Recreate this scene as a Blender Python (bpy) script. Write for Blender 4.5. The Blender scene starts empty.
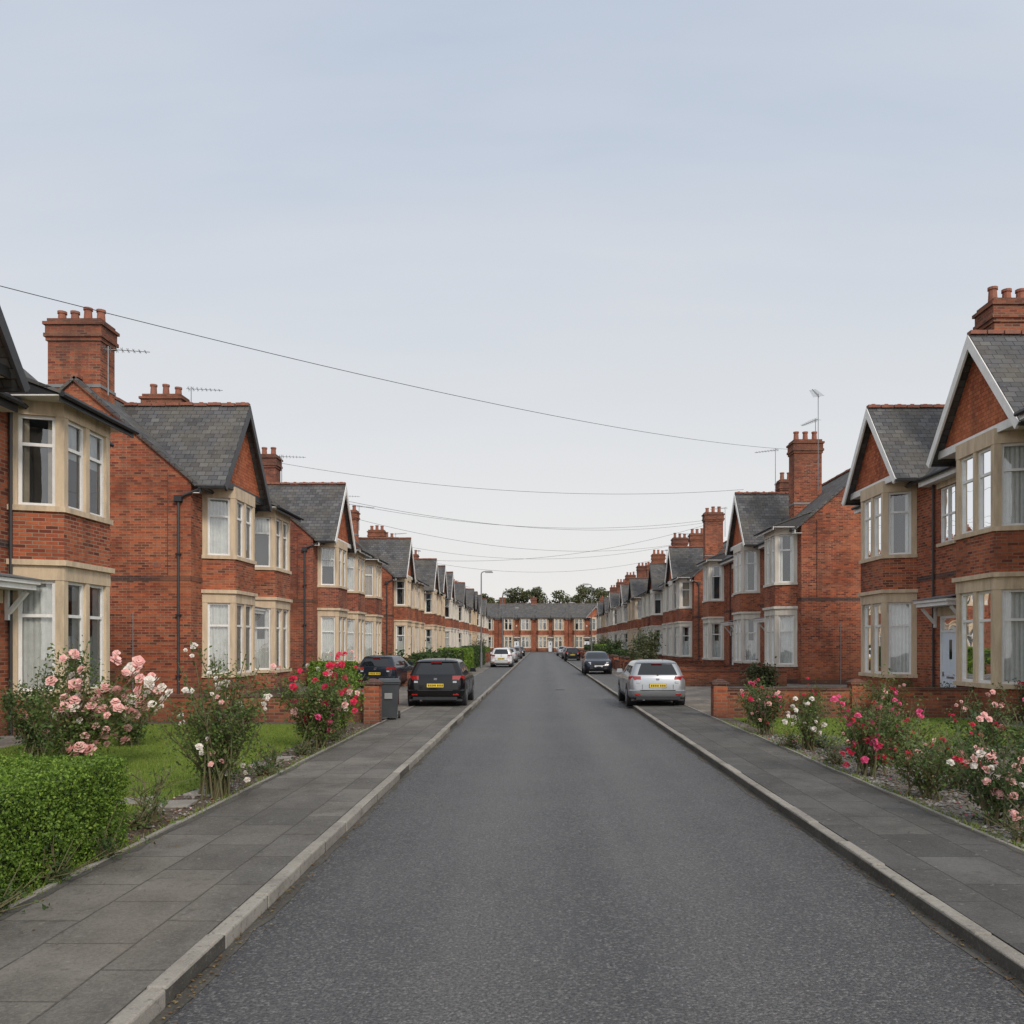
import bpy, math, random
import numpy as np
from mathutils import Vector, Matrix
R=random.Random(7)
S=bpy.context.scene
COL=S.collection
# ------------------------------------------------------------------ materials
def newmat(name):
    m=bpy.data.materials.new(name); m.use_nodes=True
    nt=m.node_tree; nt.nodes.clear()
    out=nt.nodes.new('ShaderNodeOutputMaterial')
    return m,nt,out
class G:
    def __init__(s,nt): s.nt=nt
    def n(s,t,ins=None,**kw):
        nd=s.nt.nodes.new(t)
        for k,v in kw.items(): setattr(nd,k,v)
        if ins:
            for k,v in ins.items():
                sock=nd.inputs[k]
                if isinstance(v,bpy.types.NodeSocket): s.nt.links.new(v,sock)
                else:
                    if isinstance(v,tuple) and len(v)==3 and sock.type=='RGBA': v=(*v,1)
                    sock.default_value=v
        return nd
    def mix(s,f,a,b,bt='MIX'):
        nd=s.nt.nodes.new('ShaderNodeMix'); nd.data_type='RGBA'; nd.blend_type=bt
        for sock,v in ((nd.inputs[0],f),(nd.inputs[6],a),(nd.inputs[7],b)):
            if isinstance(v,bpy.types.NodeSocket): s.nt.links.new(v,sock)
            else:
                if isinstance(v,tuple) and len(v)==3: v=(*v,1)
                sock.default_value=v
        return nd.outputs[2]
    def noise(s,vec,scale,detail=4,rough=.55):
        return s.n('ShaderNodeTexNoise',{'Vector':vec,'Scale':scale,'Detail':detail,'Roughness':rough}).outputs[0]
    def mr(s,v,a,b,c,d):
        return s.n('ShaderNodeMapRange',{'Value':v,'From Min':a,'From Max':b,'To Min':c,'To Max':d}).outputs[0]
    def math(s,op,a,b=0.0):
        return s.n('ShaderNodeMath',{0:a,1:b},operation=op).outputs[0]
    def mapping(s,vec,scale):
        return s.n('ShaderNodeMapping',{'Vector':vec,'Scale':scale}).outputs[0]
    def ramp(s,v,cols,const=False):
        cr=s.n('ShaderNodeValToRGB',{0:v}); e=cr.color_ramp.elements
        for i,c in enumerate(cols):
            p=i/(len(cols)-1)
            if i==0: el=e[0]; el.position=0
            elif i==len(cols)-1: el=e[-1]; el.position=p
            else: el=e.new(p)
            el.color=(*c,1)
        return cr.outputs[0]
    def cellrand(s,uv,bw,rh):
        sp=s.n('ShaderNodeSeparateXYZ',{0:uv}); row=s.math('FLOOR',s.math('DIVIDE',sp.outputs[1],rh))
        off=s.math('SUBTRACT',.5,s.math('FRACT',s.math('MULTIPLY',row,.5)))
        col=s.math('FLOOR',s.math('ADD',s.math('DIVIDE',sp.outputs[0],bw),off))
        cv=s.n('ShaderNodeCombineXYZ',{0:s.math('ADD',col,.5),1:s.math('ADD',row,.5),2:0.}).outputs[0]
        return s.n('ShaderNodeTexWhiteNoise',{'Vector':cv},noise_dimensions='2D').outputs[0]
def P(g,out,color,rough=.7,metal=0.0,bump=None,bd=.01,bs=.6,spec=None,coat=None):
    ins={'Base Color':color,'Roughness':rough,'Metallic':metal}
    if spec is not None: ins['Specular IOR Level']=spec
    if coat is not None: ins['Coat Weight']=coat; ins['Coat Roughness']=.04
    if bump is not None:
        b=g.n('ShaderNodeBump',{'Height':bump,'Distance':bd,'Strength':bs})
        ins['Normal']=b.outputs[0]
    p=g.n('ShaderNodeBsdfPrincipled',ins)
    g.nt.links.new(p.outputs[0],out.inputs[0]); return p
M={}
def brickmat(name,cols,mort,bw=.25,rh=.085,ms=.011,stain=.5):
    m,nt,out=newmat(name); g=G(nt)
    uv=g.n('ShaderNodeTexCoord').outputs['UV']; ob=g.n('ShaderNodeNewGeometry').outputs['Position']
    b=g.n('ShaderNodeTexBrick',{'Vector':uv,'Scale':1.0,'Mortar Size':ms,'Mortar Smooth':.25,'Bias':0.,'Brick Width':bw,'Row Height':rh})
    r=g.cellrand(uv,bw,rh); c=g.ramp(r,cols)
    n1=g.noise(ob,.6,6,.65); n2=g.noise(ob,11.0,4,.65); n3=g.noise(g.mapping(ob,(1.8,1.8,.22)),1.3,4)
    c=g.mix(g.mr(n2,.35,.8,0,.45),c,(cols[0][0],cols[0][1],cols[0][2]))
    mo=g.mix(g.mr(n1,.42,.68,0,.75),mort,(mort[0]*.4,mort[1]*.36,mort[2]*.33))
    c=g.mix(b.outputs[1],c,mo)
    c=g.mix(g.mr(n1,.45,.72,0,stain),c,(.11,.038,.024))
    c=g.mix(g.mr(n3,.52,.74,0,.5),c,(.07,.045,.034))
    c=g.mix(g.mr(g.noise(ob,.35,3),.50,.70,0,.35),c,(.46,.17,.08))
    c=g.mix(g.mr(g.noise(ob,2.6,5,.7),.62,.74,0,.15),c,(.45,.30,.22))
    z=g.n('ShaderNodeSeparateXYZ',{0:ob}).outputs[2]
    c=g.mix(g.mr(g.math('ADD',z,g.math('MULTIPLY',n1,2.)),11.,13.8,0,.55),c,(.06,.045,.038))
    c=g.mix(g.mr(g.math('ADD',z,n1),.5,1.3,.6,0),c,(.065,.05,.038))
    h=g.math('ADD',g.math('SUBTRACT',1.0,b.outputs[1]),g.math('MULTIPLY',n2,.5))
    P(g,out,c,.9,bump=h,bd=.016,bs=.8,spec=.15); M[name]=m
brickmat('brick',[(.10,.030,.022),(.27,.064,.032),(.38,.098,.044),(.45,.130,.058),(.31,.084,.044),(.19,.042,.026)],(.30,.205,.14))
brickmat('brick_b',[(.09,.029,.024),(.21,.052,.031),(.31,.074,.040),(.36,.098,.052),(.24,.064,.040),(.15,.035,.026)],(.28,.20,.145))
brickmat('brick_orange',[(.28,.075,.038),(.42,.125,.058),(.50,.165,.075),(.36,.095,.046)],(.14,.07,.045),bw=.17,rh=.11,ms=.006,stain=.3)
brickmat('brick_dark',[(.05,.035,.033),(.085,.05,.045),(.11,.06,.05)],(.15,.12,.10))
def slate():
    m,nt,out=newmat('slate'); g=G(nt)
    uv=g.n('ShaderNodeTexCoord').outputs['UV']; ob=g.n('ShaderNodeNewGeometry').outputs['Position']
    b=g.n('ShaderNodeTexBrick',{'Vector':uv,'Scale':1.0,'Mortar Size':.010,'Mortar Smooth':.4,'Bias':0.0,'Brick Width':.3,'Row Height':.21})
    r=g.cellrand(uv,.3,.21); c=g.ramp(r,[(.045,.045,.05),(.075,.075,.08),(.10,.099,.101),(.065,.063,.065),(.125,.122,.12)])
    c=g.mix(b.outputs[1],c,(.02,.02,.02))
    n=g.noise(ob,.9,6,.65); n2=g.noise(ob,7,5,.7); n3=g.noise(g.mapping(ob,(1,1,.3)),1.6,4)
    c=g.mix(g.mr(n,.42,.7,0,.65),c,(.105,.092,.066))
    c=g.mix(g.mr(n3,.5,.75,0,.55),c,(.042,.041,.04))
    c=g.mix(g.mr(n2,.6,.7,0,.6),c,(.19,.185,.15))
    P(g,out,c,.72,bump=g.math('ADD',g.math('SUBTRACT',1.0,b.outputs[1]),g.math('MULTIPLY',r,.8)),bd=.02,bs=.8,spec=.3); M['slate']=m
slate()
def noisy(name,a,b,scale=3,rough=.8,bs=.3,bd=.01,metal=0.,fine=40,spec=None,streak=False,coat=None,grime=0.):
    m,nt,out=newmat(name); g=G(nt)
    ob=g.n('ShaderNodeNewGeometry').outputs['Position']
    if streak: v=g.mapping(ob,(2.5,2.5,.5))
    else: v=ob
    n=g.noise(v,scale,5,.6); f=g.noise(ob,fine,3)
    c=g.mix(g.mr(n,.32,.68,0,1),a,b); c=g.mix(g.mr(f,.3,.7,0,.3),c,(a[0]*.6,a[1]*.6,a[2]*.6))
    if grime>0:
        c=g.mix(g.mr(g.noise(g.mapping(ob,(3,3,.5)),1.4,5,.65),.48,.75,0,grime),c,(.12,.10,.075))
    P(g,out,c,rough,metal,bump=f,bd=bd,bs=bs,spec=spec,coat=coat); M[name]=m
noisy('stone',(.60,.47,.32),(.48,.365,.25),2.5,.85,streak=True,grime=.5)
noisy('stone_pale',(.64,.59,.51),(.54,.49,.41),2.5,.8,streak=True,grime=.35)
noisy('stone_grey',(.27,.25,.22),(.19,.175,.15),3,.9,grime=.4)
noisy('terracotta',(.30,.105,.06),(.17,.062,.042),5,.85,grime=.5)
noisy('white_paint',(.76,.75,.72),(.66,.64,.60),4,.45,bs=.08,grime=.12)
noisy('black_paint',(.022,.022,.025),(.035,.035,.035),4,.5,bs=.1)
noisy('grey_paint',(.25,.25,.25),(.2,.2,.2),4,.5,bs=.1)
noisy('lead',(.20,.205,.21),(.14,.145,.15),4,.6)
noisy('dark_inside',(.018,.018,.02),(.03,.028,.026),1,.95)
noisy('curtain',(.68,.67,.64),(.56,.55,.525),6,.95,bs=.0)
noisy('curtain_warm',(.42,.35,.28),(.33,.27,.2),6,.95,bs=.0)
noisy('door_white',(.66,.71,.76),(.60,.65,.71),3,.4,bs=.05)
noisy('door_dark',(.05,.06,.09),(.04,.05,.07),3,.4,bs=.05)
noisy('door_red',(.25,.03,.03),(.2,.025,.025),3,.4,bs=.05)
noisy('metal_grey',(.20,.205,.21),(.14,.145,.15),6,.45,metal=.4,bs=.05)
noisy('bin_plastic',(.03,.034,.038),(.045,.05,.055),3,.5,bs=.1)
noisy('soil',(.12,.09,.065),(.062,.046,.034),3,.95,bs=.9,bd=.04,fine=22)
noisy('tyre',(.02,.02,.02),(.03,.03,.03),10,.85)
noisy('alloy',(.4,.4,.42),(.3,.3,.32),10,.3,metal=.9,bs=0)
noisy('black_trim',(.014,.014,.016),(.02,.02,.022),10,.55,bs=.05)
noisy('bark',(.12,.085,.055),(.07,.05,.033),8,.9,bs=.6)
noisy('stem',(.10,.12,.045),(.12,.075,.04),8,.8,bs=.1)
noisy('plate_yellow',(.72,.52,.05),(.68,.48,.05),5,.4,bs=0)
noisy('plate_white',(.7,.7,.7),(.65,.65,.65),5,.4,bs=0)
noisy('lens_red',(.34,.012,.012),(.22,.01,.01),9,.15,bs=0,coat=.5)
noisy('lens_clear',(.5,.52,.55),(.4,.42,.45),9,.15,bs=0,coat=.6)
noisy('pot_glaze',(.05,.05,.055),(.03,.03,.035),9,.4,bs=0)
def paint(name,c,metal=.5,coat=.6,dirt=(.10,.09,.075),df=.35,rough=.32,spec=.5):
    m,nt,out=newmat(name); g=G(nt); ob=g.n('ShaderNodeNewGeometry').outputs['Position']
    z=g.n('ShaderNodeSeparateXYZ',{0:ob}).outputs[2]
    cc=g.mix(g.mr(z,.25,.7,df,0.),c,dirt)
    P(g,out,cc,rough,metal,coat=coat,spec=spec); M[name]=m
paint('paint_black',(.005,.005,.006),.0,.3,(.03,.027,.022),.4,.2,.2); paint('paint_silver',(.32,.335,.35),.6)
paint('paint_white',(.6,.6,.6),.0); paint('paint_blue',(.010,.014,.022),.0,.3,(.05,.045,.04),.3,.25,.2); paint('paint_grey',(.10,.105,.11),.5)
def glass(name,tint,base,dark=False):
    m,nt,out=newmat(name); g=G(nt)
    ob=g.n('ShaderNodeNewGeometry').outputs['Position']
    bmp=g.n('ShaderNodeBump',{'Height':g.noise(ob,1.3,1),'Distance':.02,'Strength':.25}).outputs[0]
    fr=g.n('ShaderNodeFresnel',{'IOR':1.5}).outputs[0]
    f=g.mr(fr,0,1,base,1.0)
    gl=g.n('ShaderNodeBsdfGlossy',{'Color':(.95,.97,1),'Roughness':.015,'Normal':bmp}).outputs[0]
    if dark: tr=g.n('ShaderNodeBsdfDiffuse',{'Color':tint}).outputs[0]
    else: tr=g.n('ShaderNodeBsdfTransparent',{'Color':tint}).outputs[0]
    mx=g.n('ShaderNodeMixShader',{0:f,1:tr,2:gl}); nt.links.new(mx.outputs[0],out.inputs[0]); M[name]=m
glass('glass',(.88,.91,.91),.06); glass('car_glass',(.008,.010,.012),.0,True)
def leafmat(name,cols,trans=.25,rough=.55,dk=.45):
    m,nt,out=newmat(name); g=G(nt)
    geo=g.n('ShaderNodeNewGeometry'); r=geo.outputs['Random Per Island']
    c0=g.ramp(r,cols)
    n=g.noise(geo.outputs['Position'],2.2,3)
    c=g.mix(g.mr(n,.35,.7,0,dk),c0,(cols[0][0]*.6,cols[0][1]*.6,cols[0][2]*.6))
    d=g.n('ShaderNodeBsdfPrincipled',{'Base Color':c,'Roughness':rough,'Specular IOR Level':.3}).outputs[0]
    t=g.n('ShaderNodeBsdfTranslucent',{'Color':c}).outputs[0]
    mx=g.n('ShaderNodeMixShader',{0:trans,1:d,2:t}); nt.links.new(mx.outputs[0],out.inputs[0]); M[name]=m
leafmat('leaf_hedge',[(.06,.115,.015),(.11,.195,.022),(.17,.27,.035),(.24,.34,.05)],.3,dk=.3)
leafmat('leaf_rose',[(.045,.085,.022),(.075,.13,.03),(.11,.165,.04),(.14,.19,.055),(.15,.12,.045)],.3,dk=.3)
leafmat('leaf_dark',[(.035,.065,.02),(.06,.10,.028),(.09,.14,.04)],.25,dk=.3)
leafmat('leaf_far',[(.05,.065,.025),(.075,.095,.035),(.11,.12,.05),(.14,.11,.06)],.2)
leafmat('leaf_blue',[(.07,.11,.09),(.10,.15,.12),(.13,.19,.14)],.2)
leafmat('grass_blade',[(.12,.18,.025),(.16,.23,.035),(.21,.28,.05),(.26,.29,.08)],.35,dk=.3)
leafmat('litter',[(.16,.09,.04),(.10,.055,.03),(.22,.16,.07),(.09,.08,.04)],.05,.9)
leafmat('petal_pink',[(.78,.36,.34),(.84,.50,.46),(.86,.60,.54)],.3,dk=0)
leafmat('petal_red',[(.55,.02,.05),(.66,.03,.08),(.60,.04,.14)],.25,dk=0)
leafmat('petal_white',[(.76,.71,.62),(.80,.76,.70),(.78,.67,.60)],.3,dk=0)
leafmat('petal_hot',[(.66,.07,.20),(.74,.12,.28),(.70,.05,.14)],.25,dk=0)
leafmat('pebble',[(.10,.095,.09),(.2,.19,.175),(.3,.285,.26),(.16,.13,.11)],.0,.9)
def kerbmat():
    m,nt,out=newmat('kerb_stone'); g=G(nt); geo=g.n('ShaderNodeNewGeometry'); ob=geo.outputs['Position']
    c=g.ramp(geo.outputs['Random Per Island'],[(.19,.175,.15),(.27,.25,.215),(.235,.215,.185),(.30,.275,.235)])
    c=g.mix(g.mr(g.noise(ob,2.2,6,.7),.42,.68,0,.6),c,(.11,.10,.082))
    f=g.noise(ob,70,3,.7); c=g.mix(g.mr(f,.5,.75,0,.5),c,(.40,.37,.32)); c=g.mix(g.mr(g.noise(ob,18,3),.58,.68,0,.55),c,(.08,.072,.06))
    P(g,out,c,.9,bump=f,bd=.008,bs=.6,spec=.25); M['kerb_stone']=m
kerbmat()
def asphalt(name,lo,hi,stainy=.4,tracks=False):
    m,nt,out=newmat(name); g=G(nt); ob=g.n('ShaderNodeNewGeometry').outputs['Position']
    big=g.noise(g.mapping(ob,(1.1,.06,1)),1.3,5,.6); med=g.noise(ob,.9,6,.68)
    fine=g.noise(ob,42,4,.78)
    vor=g.n('ShaderNodeTexVoronoi',{'Vector':ob,'Scale':52.0}); vd=vor.outputs['Distance']; vc=vor.outputs['Color']
    c=g.mix(g.mr(big,.36,.64,0,1),lo,hi)
    c=g.mix(g.mr(med,.46,.70,0,stainy),c,(lo[0]*.55,lo[1]*.55,lo[2]*.55))
    c=g.mix(g.mr(g.noise(ob,.35,4),.48,.68,0,.45),c,(hi[0]*1.35,hi[1]*1.3,hi[2]*1.2))
    if tracks:   # tyre-polished lanes, grubby towards the kerbs
        x=g.n('ShaderNodeSeparateXYZ',{0:ob}).outputs[0]; xx=g.math('ADD',x,g.math('MULTIPLY',g.math('SUBTRACT',big,.5),.8))
        d=g.math('ABSOLUTE',g.math('SUBTRACT',xx,.42)); d2=g.math('ABSOLUTE',g.math('SUBTRACT',d,.85))
        c=g.mix(g.mr(d2,.1,.6,.38,0),c,(hi[0]*1.55,hi[1]*1.5,hi[2]*1.42))
        c=g.mix(g.mr(d,.05,.35,.25,0),c,(lo[0]*.55,lo[1]*.55,lo[2]*.55))
        c=g.mix(g.mr(d,1.9,2.5,0,.5),c,(lo[0]*.5,lo[1]*.48,lo[2]*.45))
    sep=g.n('ShaderNodeSeparateColor',{0:vc}).outputs[0]
    c=g.mix(g.mr(sep,.55,1,0,.7),c,(hi[0]*2.4,hi[1]*2.3,hi[2]*2.15))
    c=g.mix(g.mr(fine,.38,.6,.8,0),c,(lo[0]*.3,lo[1]*.3,lo[2]*.3))
    wv=g.n('ShaderNodeVectorMath',{0:ob,1:g.n('ShaderNodeTexNoise',{'Vector':ob,'Scale':1.5,'Detail':4}).outputs[1]},operation='ADD').outputs[0]
    ck=g.n('ShaderNodeTexVoronoi',{'Vector':wv,'Scale':.33},feature='DISTANCE_TO_EDGE').outputs[0]
    mask=g.mr(g.noise(ob,.25,2),.54,.6,0,1)
    c=g.mix(g.math('MULTIPLY',g.mr(ck,.0,.005,.6,0),mask),c,(.03,.03,.03))
    hh=g.math('ADD',g.math('MULTIPLY',vd,-1.1),g.math('MULTIPLY',fine,1.1))
    P(g,out,c,.58,bump=hh,bd=.016,bs=.9,spec=.5); M[name]=m
asphalt('asphalt',(.074,.074,.077),(.102,.101,.101),.5,tracks=True)
asphalt('asphalt_path',(.070,.069,.067),(.095,.092,.087),.6)
def slabs(name,c1,c2,mort,bw,rh,rot=0):
    m,nt,out=newmat(name); g=G(nt); ob=g.n('ShaderNodeNewGeometry').outputs['Position']
    v=g.n('ShaderNodeMapping',{'Vector':ob,'Rotation':(0,0,rot),'Location':(.13,.2,0)}).outputs[0]
    wob=g.n('ShaderNodeVectorMath',{0:g.n('ShaderNodeTexNoise',{'Vector':ob,'Scale':3.,'Detail':3}).outputs[1],'Scale':.02},operation='SCALE').outputs[0]
    v=g.n('ShaderNodeVectorMath',{0:v,1:wob},operation='ADD').outputs[0]
    b=g.n('ShaderNodeTexBrick',{'Vector':v,'Scale':1.0,'Mortar Size':.010,'Mortar Smooth':.5,'Bias':0.,'Brick Width':bw,'Row Height':rh})
    r=g.cellrand(v,bw,rh); c=g.ramp(r,[c2,c1,(c1[0]*1.18,c1[1]*1.16,c1[2]*1.12),(c2[0]*.8,c2[1]*.8,c2[2]*.8),c1])
    n=g.noise(ob,1.1,7,.7); f=g.noise(ob,55,4,.75); n4=g.noise(g.mapping(ob,(1,.35,1)),.8,5,.6)
    c=g.mix(g.mr(n,.40,.64,0,.75),c,(c2[0]*.5,c2[1]*.48,c2[2]*.45))
    c=g.mix(g.mr(n4,.5,.7,0,.45),c,(c1[0]*1.4,c1[1]*1.3,c1[2]*1.15))
    c=g.mix(g.math('MULTIPLY',b.outputs[1],g.mr(n,.3,.6,.95,.5)),c,mort)
    c=g.mix(g.mr(f,.5,.75,0,.5),c,(c1[0]*1.8,c1[1]*1.7,c1[2]*1.55)); c=g.mix(g.mr(f,.3,.48,.55,0),c,(c2[0]*.42,c2[1]*.42,c2[2]*.4))
    sp=g.noise(ob,13,3,.6); c=g.mix(g.mr(sp,.66,.70,0,.4),c,(.25,.24,.21)); c=g.mix(g.mr(g.noise(ob,6,3),.62,.72,0,.55),c,(.05,.047,.04))
    P(g,out,c,.82,bump=g.math('ADD',g.math('SUBTRACT',1.0,b.outputs[1]),g.math('ADD',g.math('MULTIPLY',f,.4),g.math('MULTIPLY',r,.6))),bd=.012,bs=.7,spec=.35); M[name]=m
slabs('slab_pavement',(.132,.123,.110),(.098,.093,.085),(.040,.036,.029),.92,.62,math.radians(90))
slabs('slab_pavement_dark',(.094,.091,.086),(.074,.072,.068),(.036,.033,.028),.92,.62,math.radians(90))
slabs('paving_front',(.18,.16,.135),(.12,.11,.10),(.06,.055,.045),.6,.6)
def lawnmat():
    m,nt,out=newmat('lawn'); g=G(nt); ob=g.n('ShaderNodeNewGeometry').outputs['Position']
    n=g.noise(ob,.8,5); f=g.noise(ob,30,4,.7)
    c=g.mix(g.mr(n,.35,.7,0,1),(.14,.21,.03),(.20,.26,.05)); c=g.mix(g.mr(f,.35,.7,0,.5),c,(.07,.105,.02))
    c=g.mix(g.mr(g.noise(ob,1.9,5),.56,.7,0,.45),c,(.21,.20,.08))
    P(g,out,c,.9,bump=f,bd=.03,bs=.8,spec=.1); M['lawn']=m
lawnmat()
def gravelmat():
    m,nt,out=newmat('gravel'); g=G(nt); ob=g.n('ShaderNodeNewGeometry').outputs['Position']
    v=g.n('ShaderNodeTexVoronoi',{'Vector':ob,'Scale':28.0}); s=g.n('ShaderNodeSeparateColor',{0:v.outputs['Color']}).outputs[0]
    c=g.mix(s,(.10,.09,.075),(.25,.225,.19)); c=g.mix(g.mr(g.noise(ob,.9,5),.4,.62,0,.85),c,(.085,.064,.045))
    P(g,out,c,.95,bump=g.math('MULTIPLY',v.outputs['Distance'],-1.),bd=.03,bs=.9); M['gravel']=m
gravelmat()
def gutterdirt():
    m,nt,out=newmat('gutter_dirt'); g=G(nt); ob=g.n('ShaderNodeNewGeometry').outputs['Position']
    c=g.mix(g.mr(g.noise(g.mapping(ob,(3,.7,1)),2,5),.35,.65,0,1),(.04,.036,.028),(.075,.07,.06))
    c=g.mix(g.mr(g.noise(ob,35,3),.55,.7,0,.6),c,(.14,.12,.09))
    P(g,out,c,.9,bump=g.noise(ob,60,3),bd=.01,bs=.6); M['gutter_dirt']=m
gutterdirt()
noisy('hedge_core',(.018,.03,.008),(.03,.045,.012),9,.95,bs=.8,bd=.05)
# ------------------------------------------------------------------ mesh builder
class MB:
    def __init__(s,tf=None):
        s.v=[];s.f=[];s.m=[];s.mats=[]; s.tf=tf
    def mi(s,mat):
        if mat not in s.mats: s.mats.append(mat)
        return s.mats.index(mat)
    def poly(s,pts,mat):
        b=len(s.v)
        for p in pts: s.v.append(s.tf(*p) if s.tf else tuple(p))
        s.f.append(tuple(range(b,b+len(pts)))); s.m.append(s.mi(mat))
    def shape(s,pts,faces,mat):
        b=len(s.v)
        for p in pts: s.v.append(s.tf(*p) if s.tf else tuple(p))
        k=s.mi(mat)
        for f in faces: s.f.append(tuple(b+i for i in f)); s.m.append(k)
    BF=((0,1,3,2),(4,6,7,5),(0,4,5,1),(2,3,7,6),(0,2,6,4),(1,5,7,3))
    def box(s,a0,a1,b0,b1,c0,c1,mat):
        s.shape([(a,b,c) for a in (a0,a1) for b in (b0,b1) for c in (c0,c1)],s.BF,mat)
    def obox(s,o,t,n,u0,u1,n0,n1,z0,z1,mat):
        s.shape([(o[0]+t[0]*u+n[0]*k,o[1]+t[1]*u+n[1]*k,z) for u in (u0,u1) for k in (n0,n1) for z in (z0,z1)],s.BF,mat)
    def prism(s,foot,z0,z1,mat,top=None):
        k=len(foot); top=top or foot
        pts=[(p[0],p[1],z0) for p in foot]+[(p[0],p[1],z1) for p in top]
        fs=[(i,(i+1)%k,k+(i+1)%k,k+i) for i in range(k)]+[tuple(range(k)),tuple(range(k,2*k))]
        s.shape(pts,fs,mat)
    def slab(s,pts,th,mat):
        P_=[Vector(p) for p in pts]; n=(P_[1]-P_[0]).cross(P_[2]-P_[0]).normalized()
        if n.z<0: n=-n
        k=len(pts); lo=[tuple(p-n*th) for p in P_]
        s.shape([tuple(p) for p in P_]+lo,[tuple(range(k)),tuple(range(k,2*k))]+[(i,(i+1)%k,k+(i+1)%k,k+i) for i in range(k)],mat)
    def beam(s,p,q,w,h,mat,up=(0,0,1)):
        p=Vector(p);q=Vector(q);d=(q-p).normalized();up=Vector(up)
        a=d.cross(up)
        if a.length<1e-4: a=d.cross(Vector((1,0,0)))
        a.normalize(); b=a.cross(d).normalized()
        pts=[tuple(e+a*i*w/2+b*j*h/2) for e in (p,q) for i in (-1,1) for j in (-1,1)]
        s.shape(pts,s.BF,mat)
    def tube(s,p,q,r0,r1,mat,n=8,cap=True):
        p=Vector(p);q=Vector(q);d=(q-p).normalized()
        a=d.orthogonal().normalized(); b=d.cross(a)
        pts=[tuple(e+(a*math.cos(2*math.pi*i/n)+b*math.sin(2*math.pi*i/n))*r) for e,r in ((p,r0),(q,r1)) for i in range(n)]
        fs=[(i,(i+1)%n,n+(i+1)%n,n+i) for i in range(n)]
        if cap: fs+=[tuple(range(n)),tuple(range(n,2*n))]
        s.shape(pts,fs,mat)
    def obj(s,name,parent=None,origin=(0,0,0),smooth=None,bevel=0,recalc=True):
        if not s.v: return None
        o_=Vector(origin)
        me=bpy.data.meshes.new(name); me.from_pydata([tuple(Vector(v)-o_) for v in s.v],[],s.f)
        for k in s.mats: me.materials.append(M[k])
        me.polygons.foreach_set('material_index',s.m)
        uvl=me.uv_layers.new(name='UVMap'); Z=Vector((0,0,1))
        uvs=np.zeros((len(me.loops),2),dtype=np.float32)
        for p in me.polygons:
            n=p.normal
            if abs(n.z)>.995 or n.length<.5: t=Vector((1,0,0)); b=Vector((0,1,0))
            else:
                t=Z.cross(n).normalized(); b=n.cross(t)
                if b.z<0: b=-b
                if abs(t.x)>abs(t.y):
                    if t.x<0: t=-t
                elif t.y<0: t=-t
            for li in p.loop_indices:
                co=me.vertices[me.loops[li].vertex_index].co+o_
                uvs[li]=(co.dot(t),co.dot(b))
        uvl.data.foreach_set('uv',uvs.ravel())
        if smooth:
            me.polygons.foreach_set('use_smooth',[True]*len(me.polygons))
            me.set_sharp_from_angle(angle=math.radians(smooth))
        me.update()
        ob=bpy.data.objects.new(name,me); COL.objects.link(ob)
        if parent: ob.parent=parent
        else: ob.location=o_
        if bevel:
            md=ob.modifiers.new('bevel','BEVEL'); md.width=bevel; md.segments=2; md.limit_method='ANGLE'
        return ob
def empty(name,loc,rz=0):
    e=bpy.data.objects.new(name,None); e.location=loc; e.rotation_euler=(0,0,rz); e.empty_display_size=.5
    COL.objects.link(e); return e
def V2(a): return Vector((a[0],a[1]))
# ------------------------------------------------------------------ windows
def window(F,Gm,C,o,t,n,L,z0,z1,rr,mull=1,transom=.7,dep=.0,upper=False,fw=.07):
    a=-dep
    F.obox(o,t,n,0,fw,a-.07,a,z0,z1,'white_paint'); F.obox(o,t,n,L-fw,L,a-.07,a,z0,z1,'white_paint')
    F.obox(o,t,n,fw,L-fw,a-.072,a-.002,z0,z0+fw,'white_paint'); F.obox(o,t,n,fw,L-fw,a-.072,a-.002,z1-fw,z1,'white_paint')
    zt=z0+(z1-z0)*transom
    F.obox(o,t,n,fw,L-fw,a-.068,a-.004,zt-fw*.5,zt+fw*.5,'white_paint')
    for i in range(1,mull):
        u=L*i/mull; F.obox(o,t,n,u-fw*.55,u+fw*.55,a-.066,a+.004,z0+fw,z1-fw,'white_paint')
    Gm.poly([(o[0]+t[0]*u+n[0]*(a-.045),o[1]+t[1]*u+n[1]*(a-.045),z) for u,z in ((fw,z0+fw),(L-fw,z0+fw),(L-fw,z1-fw),(fw,z1-fw))],'glass')
    def cur(u0,u1,za,zb,mat,off):
        k=max(2,int((u1-u0)/.055)); pts=[];fs=[]
        for i in range(k+1):
            u=u0+(u1-u0)*i/k; q=a-off+(.025 if i%2 else -.025)*rr.uniform(.3,1.4)
            for z in (za,zb): pts.append((o[0]+t[0]*u+n[0]*q,o[1]+t[1]*u+n[1]*q,z))
        for i in range(k): fs.append((2*i,2*i+2,2*i+3,2*i+1))
        C.shape(pts,fs,mat)
    m='curtain' if rr.random()<.88 else 'curtain_warm'
    r=rr.random()
    if not upper:
        if r<.65: cur(.02,L-.02,z0,z1,m,.13)
        else:
            cur(.02,L*.3,z0,z1,m,.13); cur(L*.7,L-.02,z0,z1,m,.13); cur(.02,L-.02,z0,z0+(z1-z0)*.5,'curtain',.17)
    else:
        if r<.4: cur(.02,L-.02,z0,z1,m,.13)
        elif r<.65: cur(.02,L-.02,z0+(z1-z0)*rr.uniform(.5,.7),z1,'curtain',.13)
        else: cur(.02,L*.25,z0,z1,m,.13); cur(L*.75,L-.02,z0,z1,m,.13)
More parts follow.
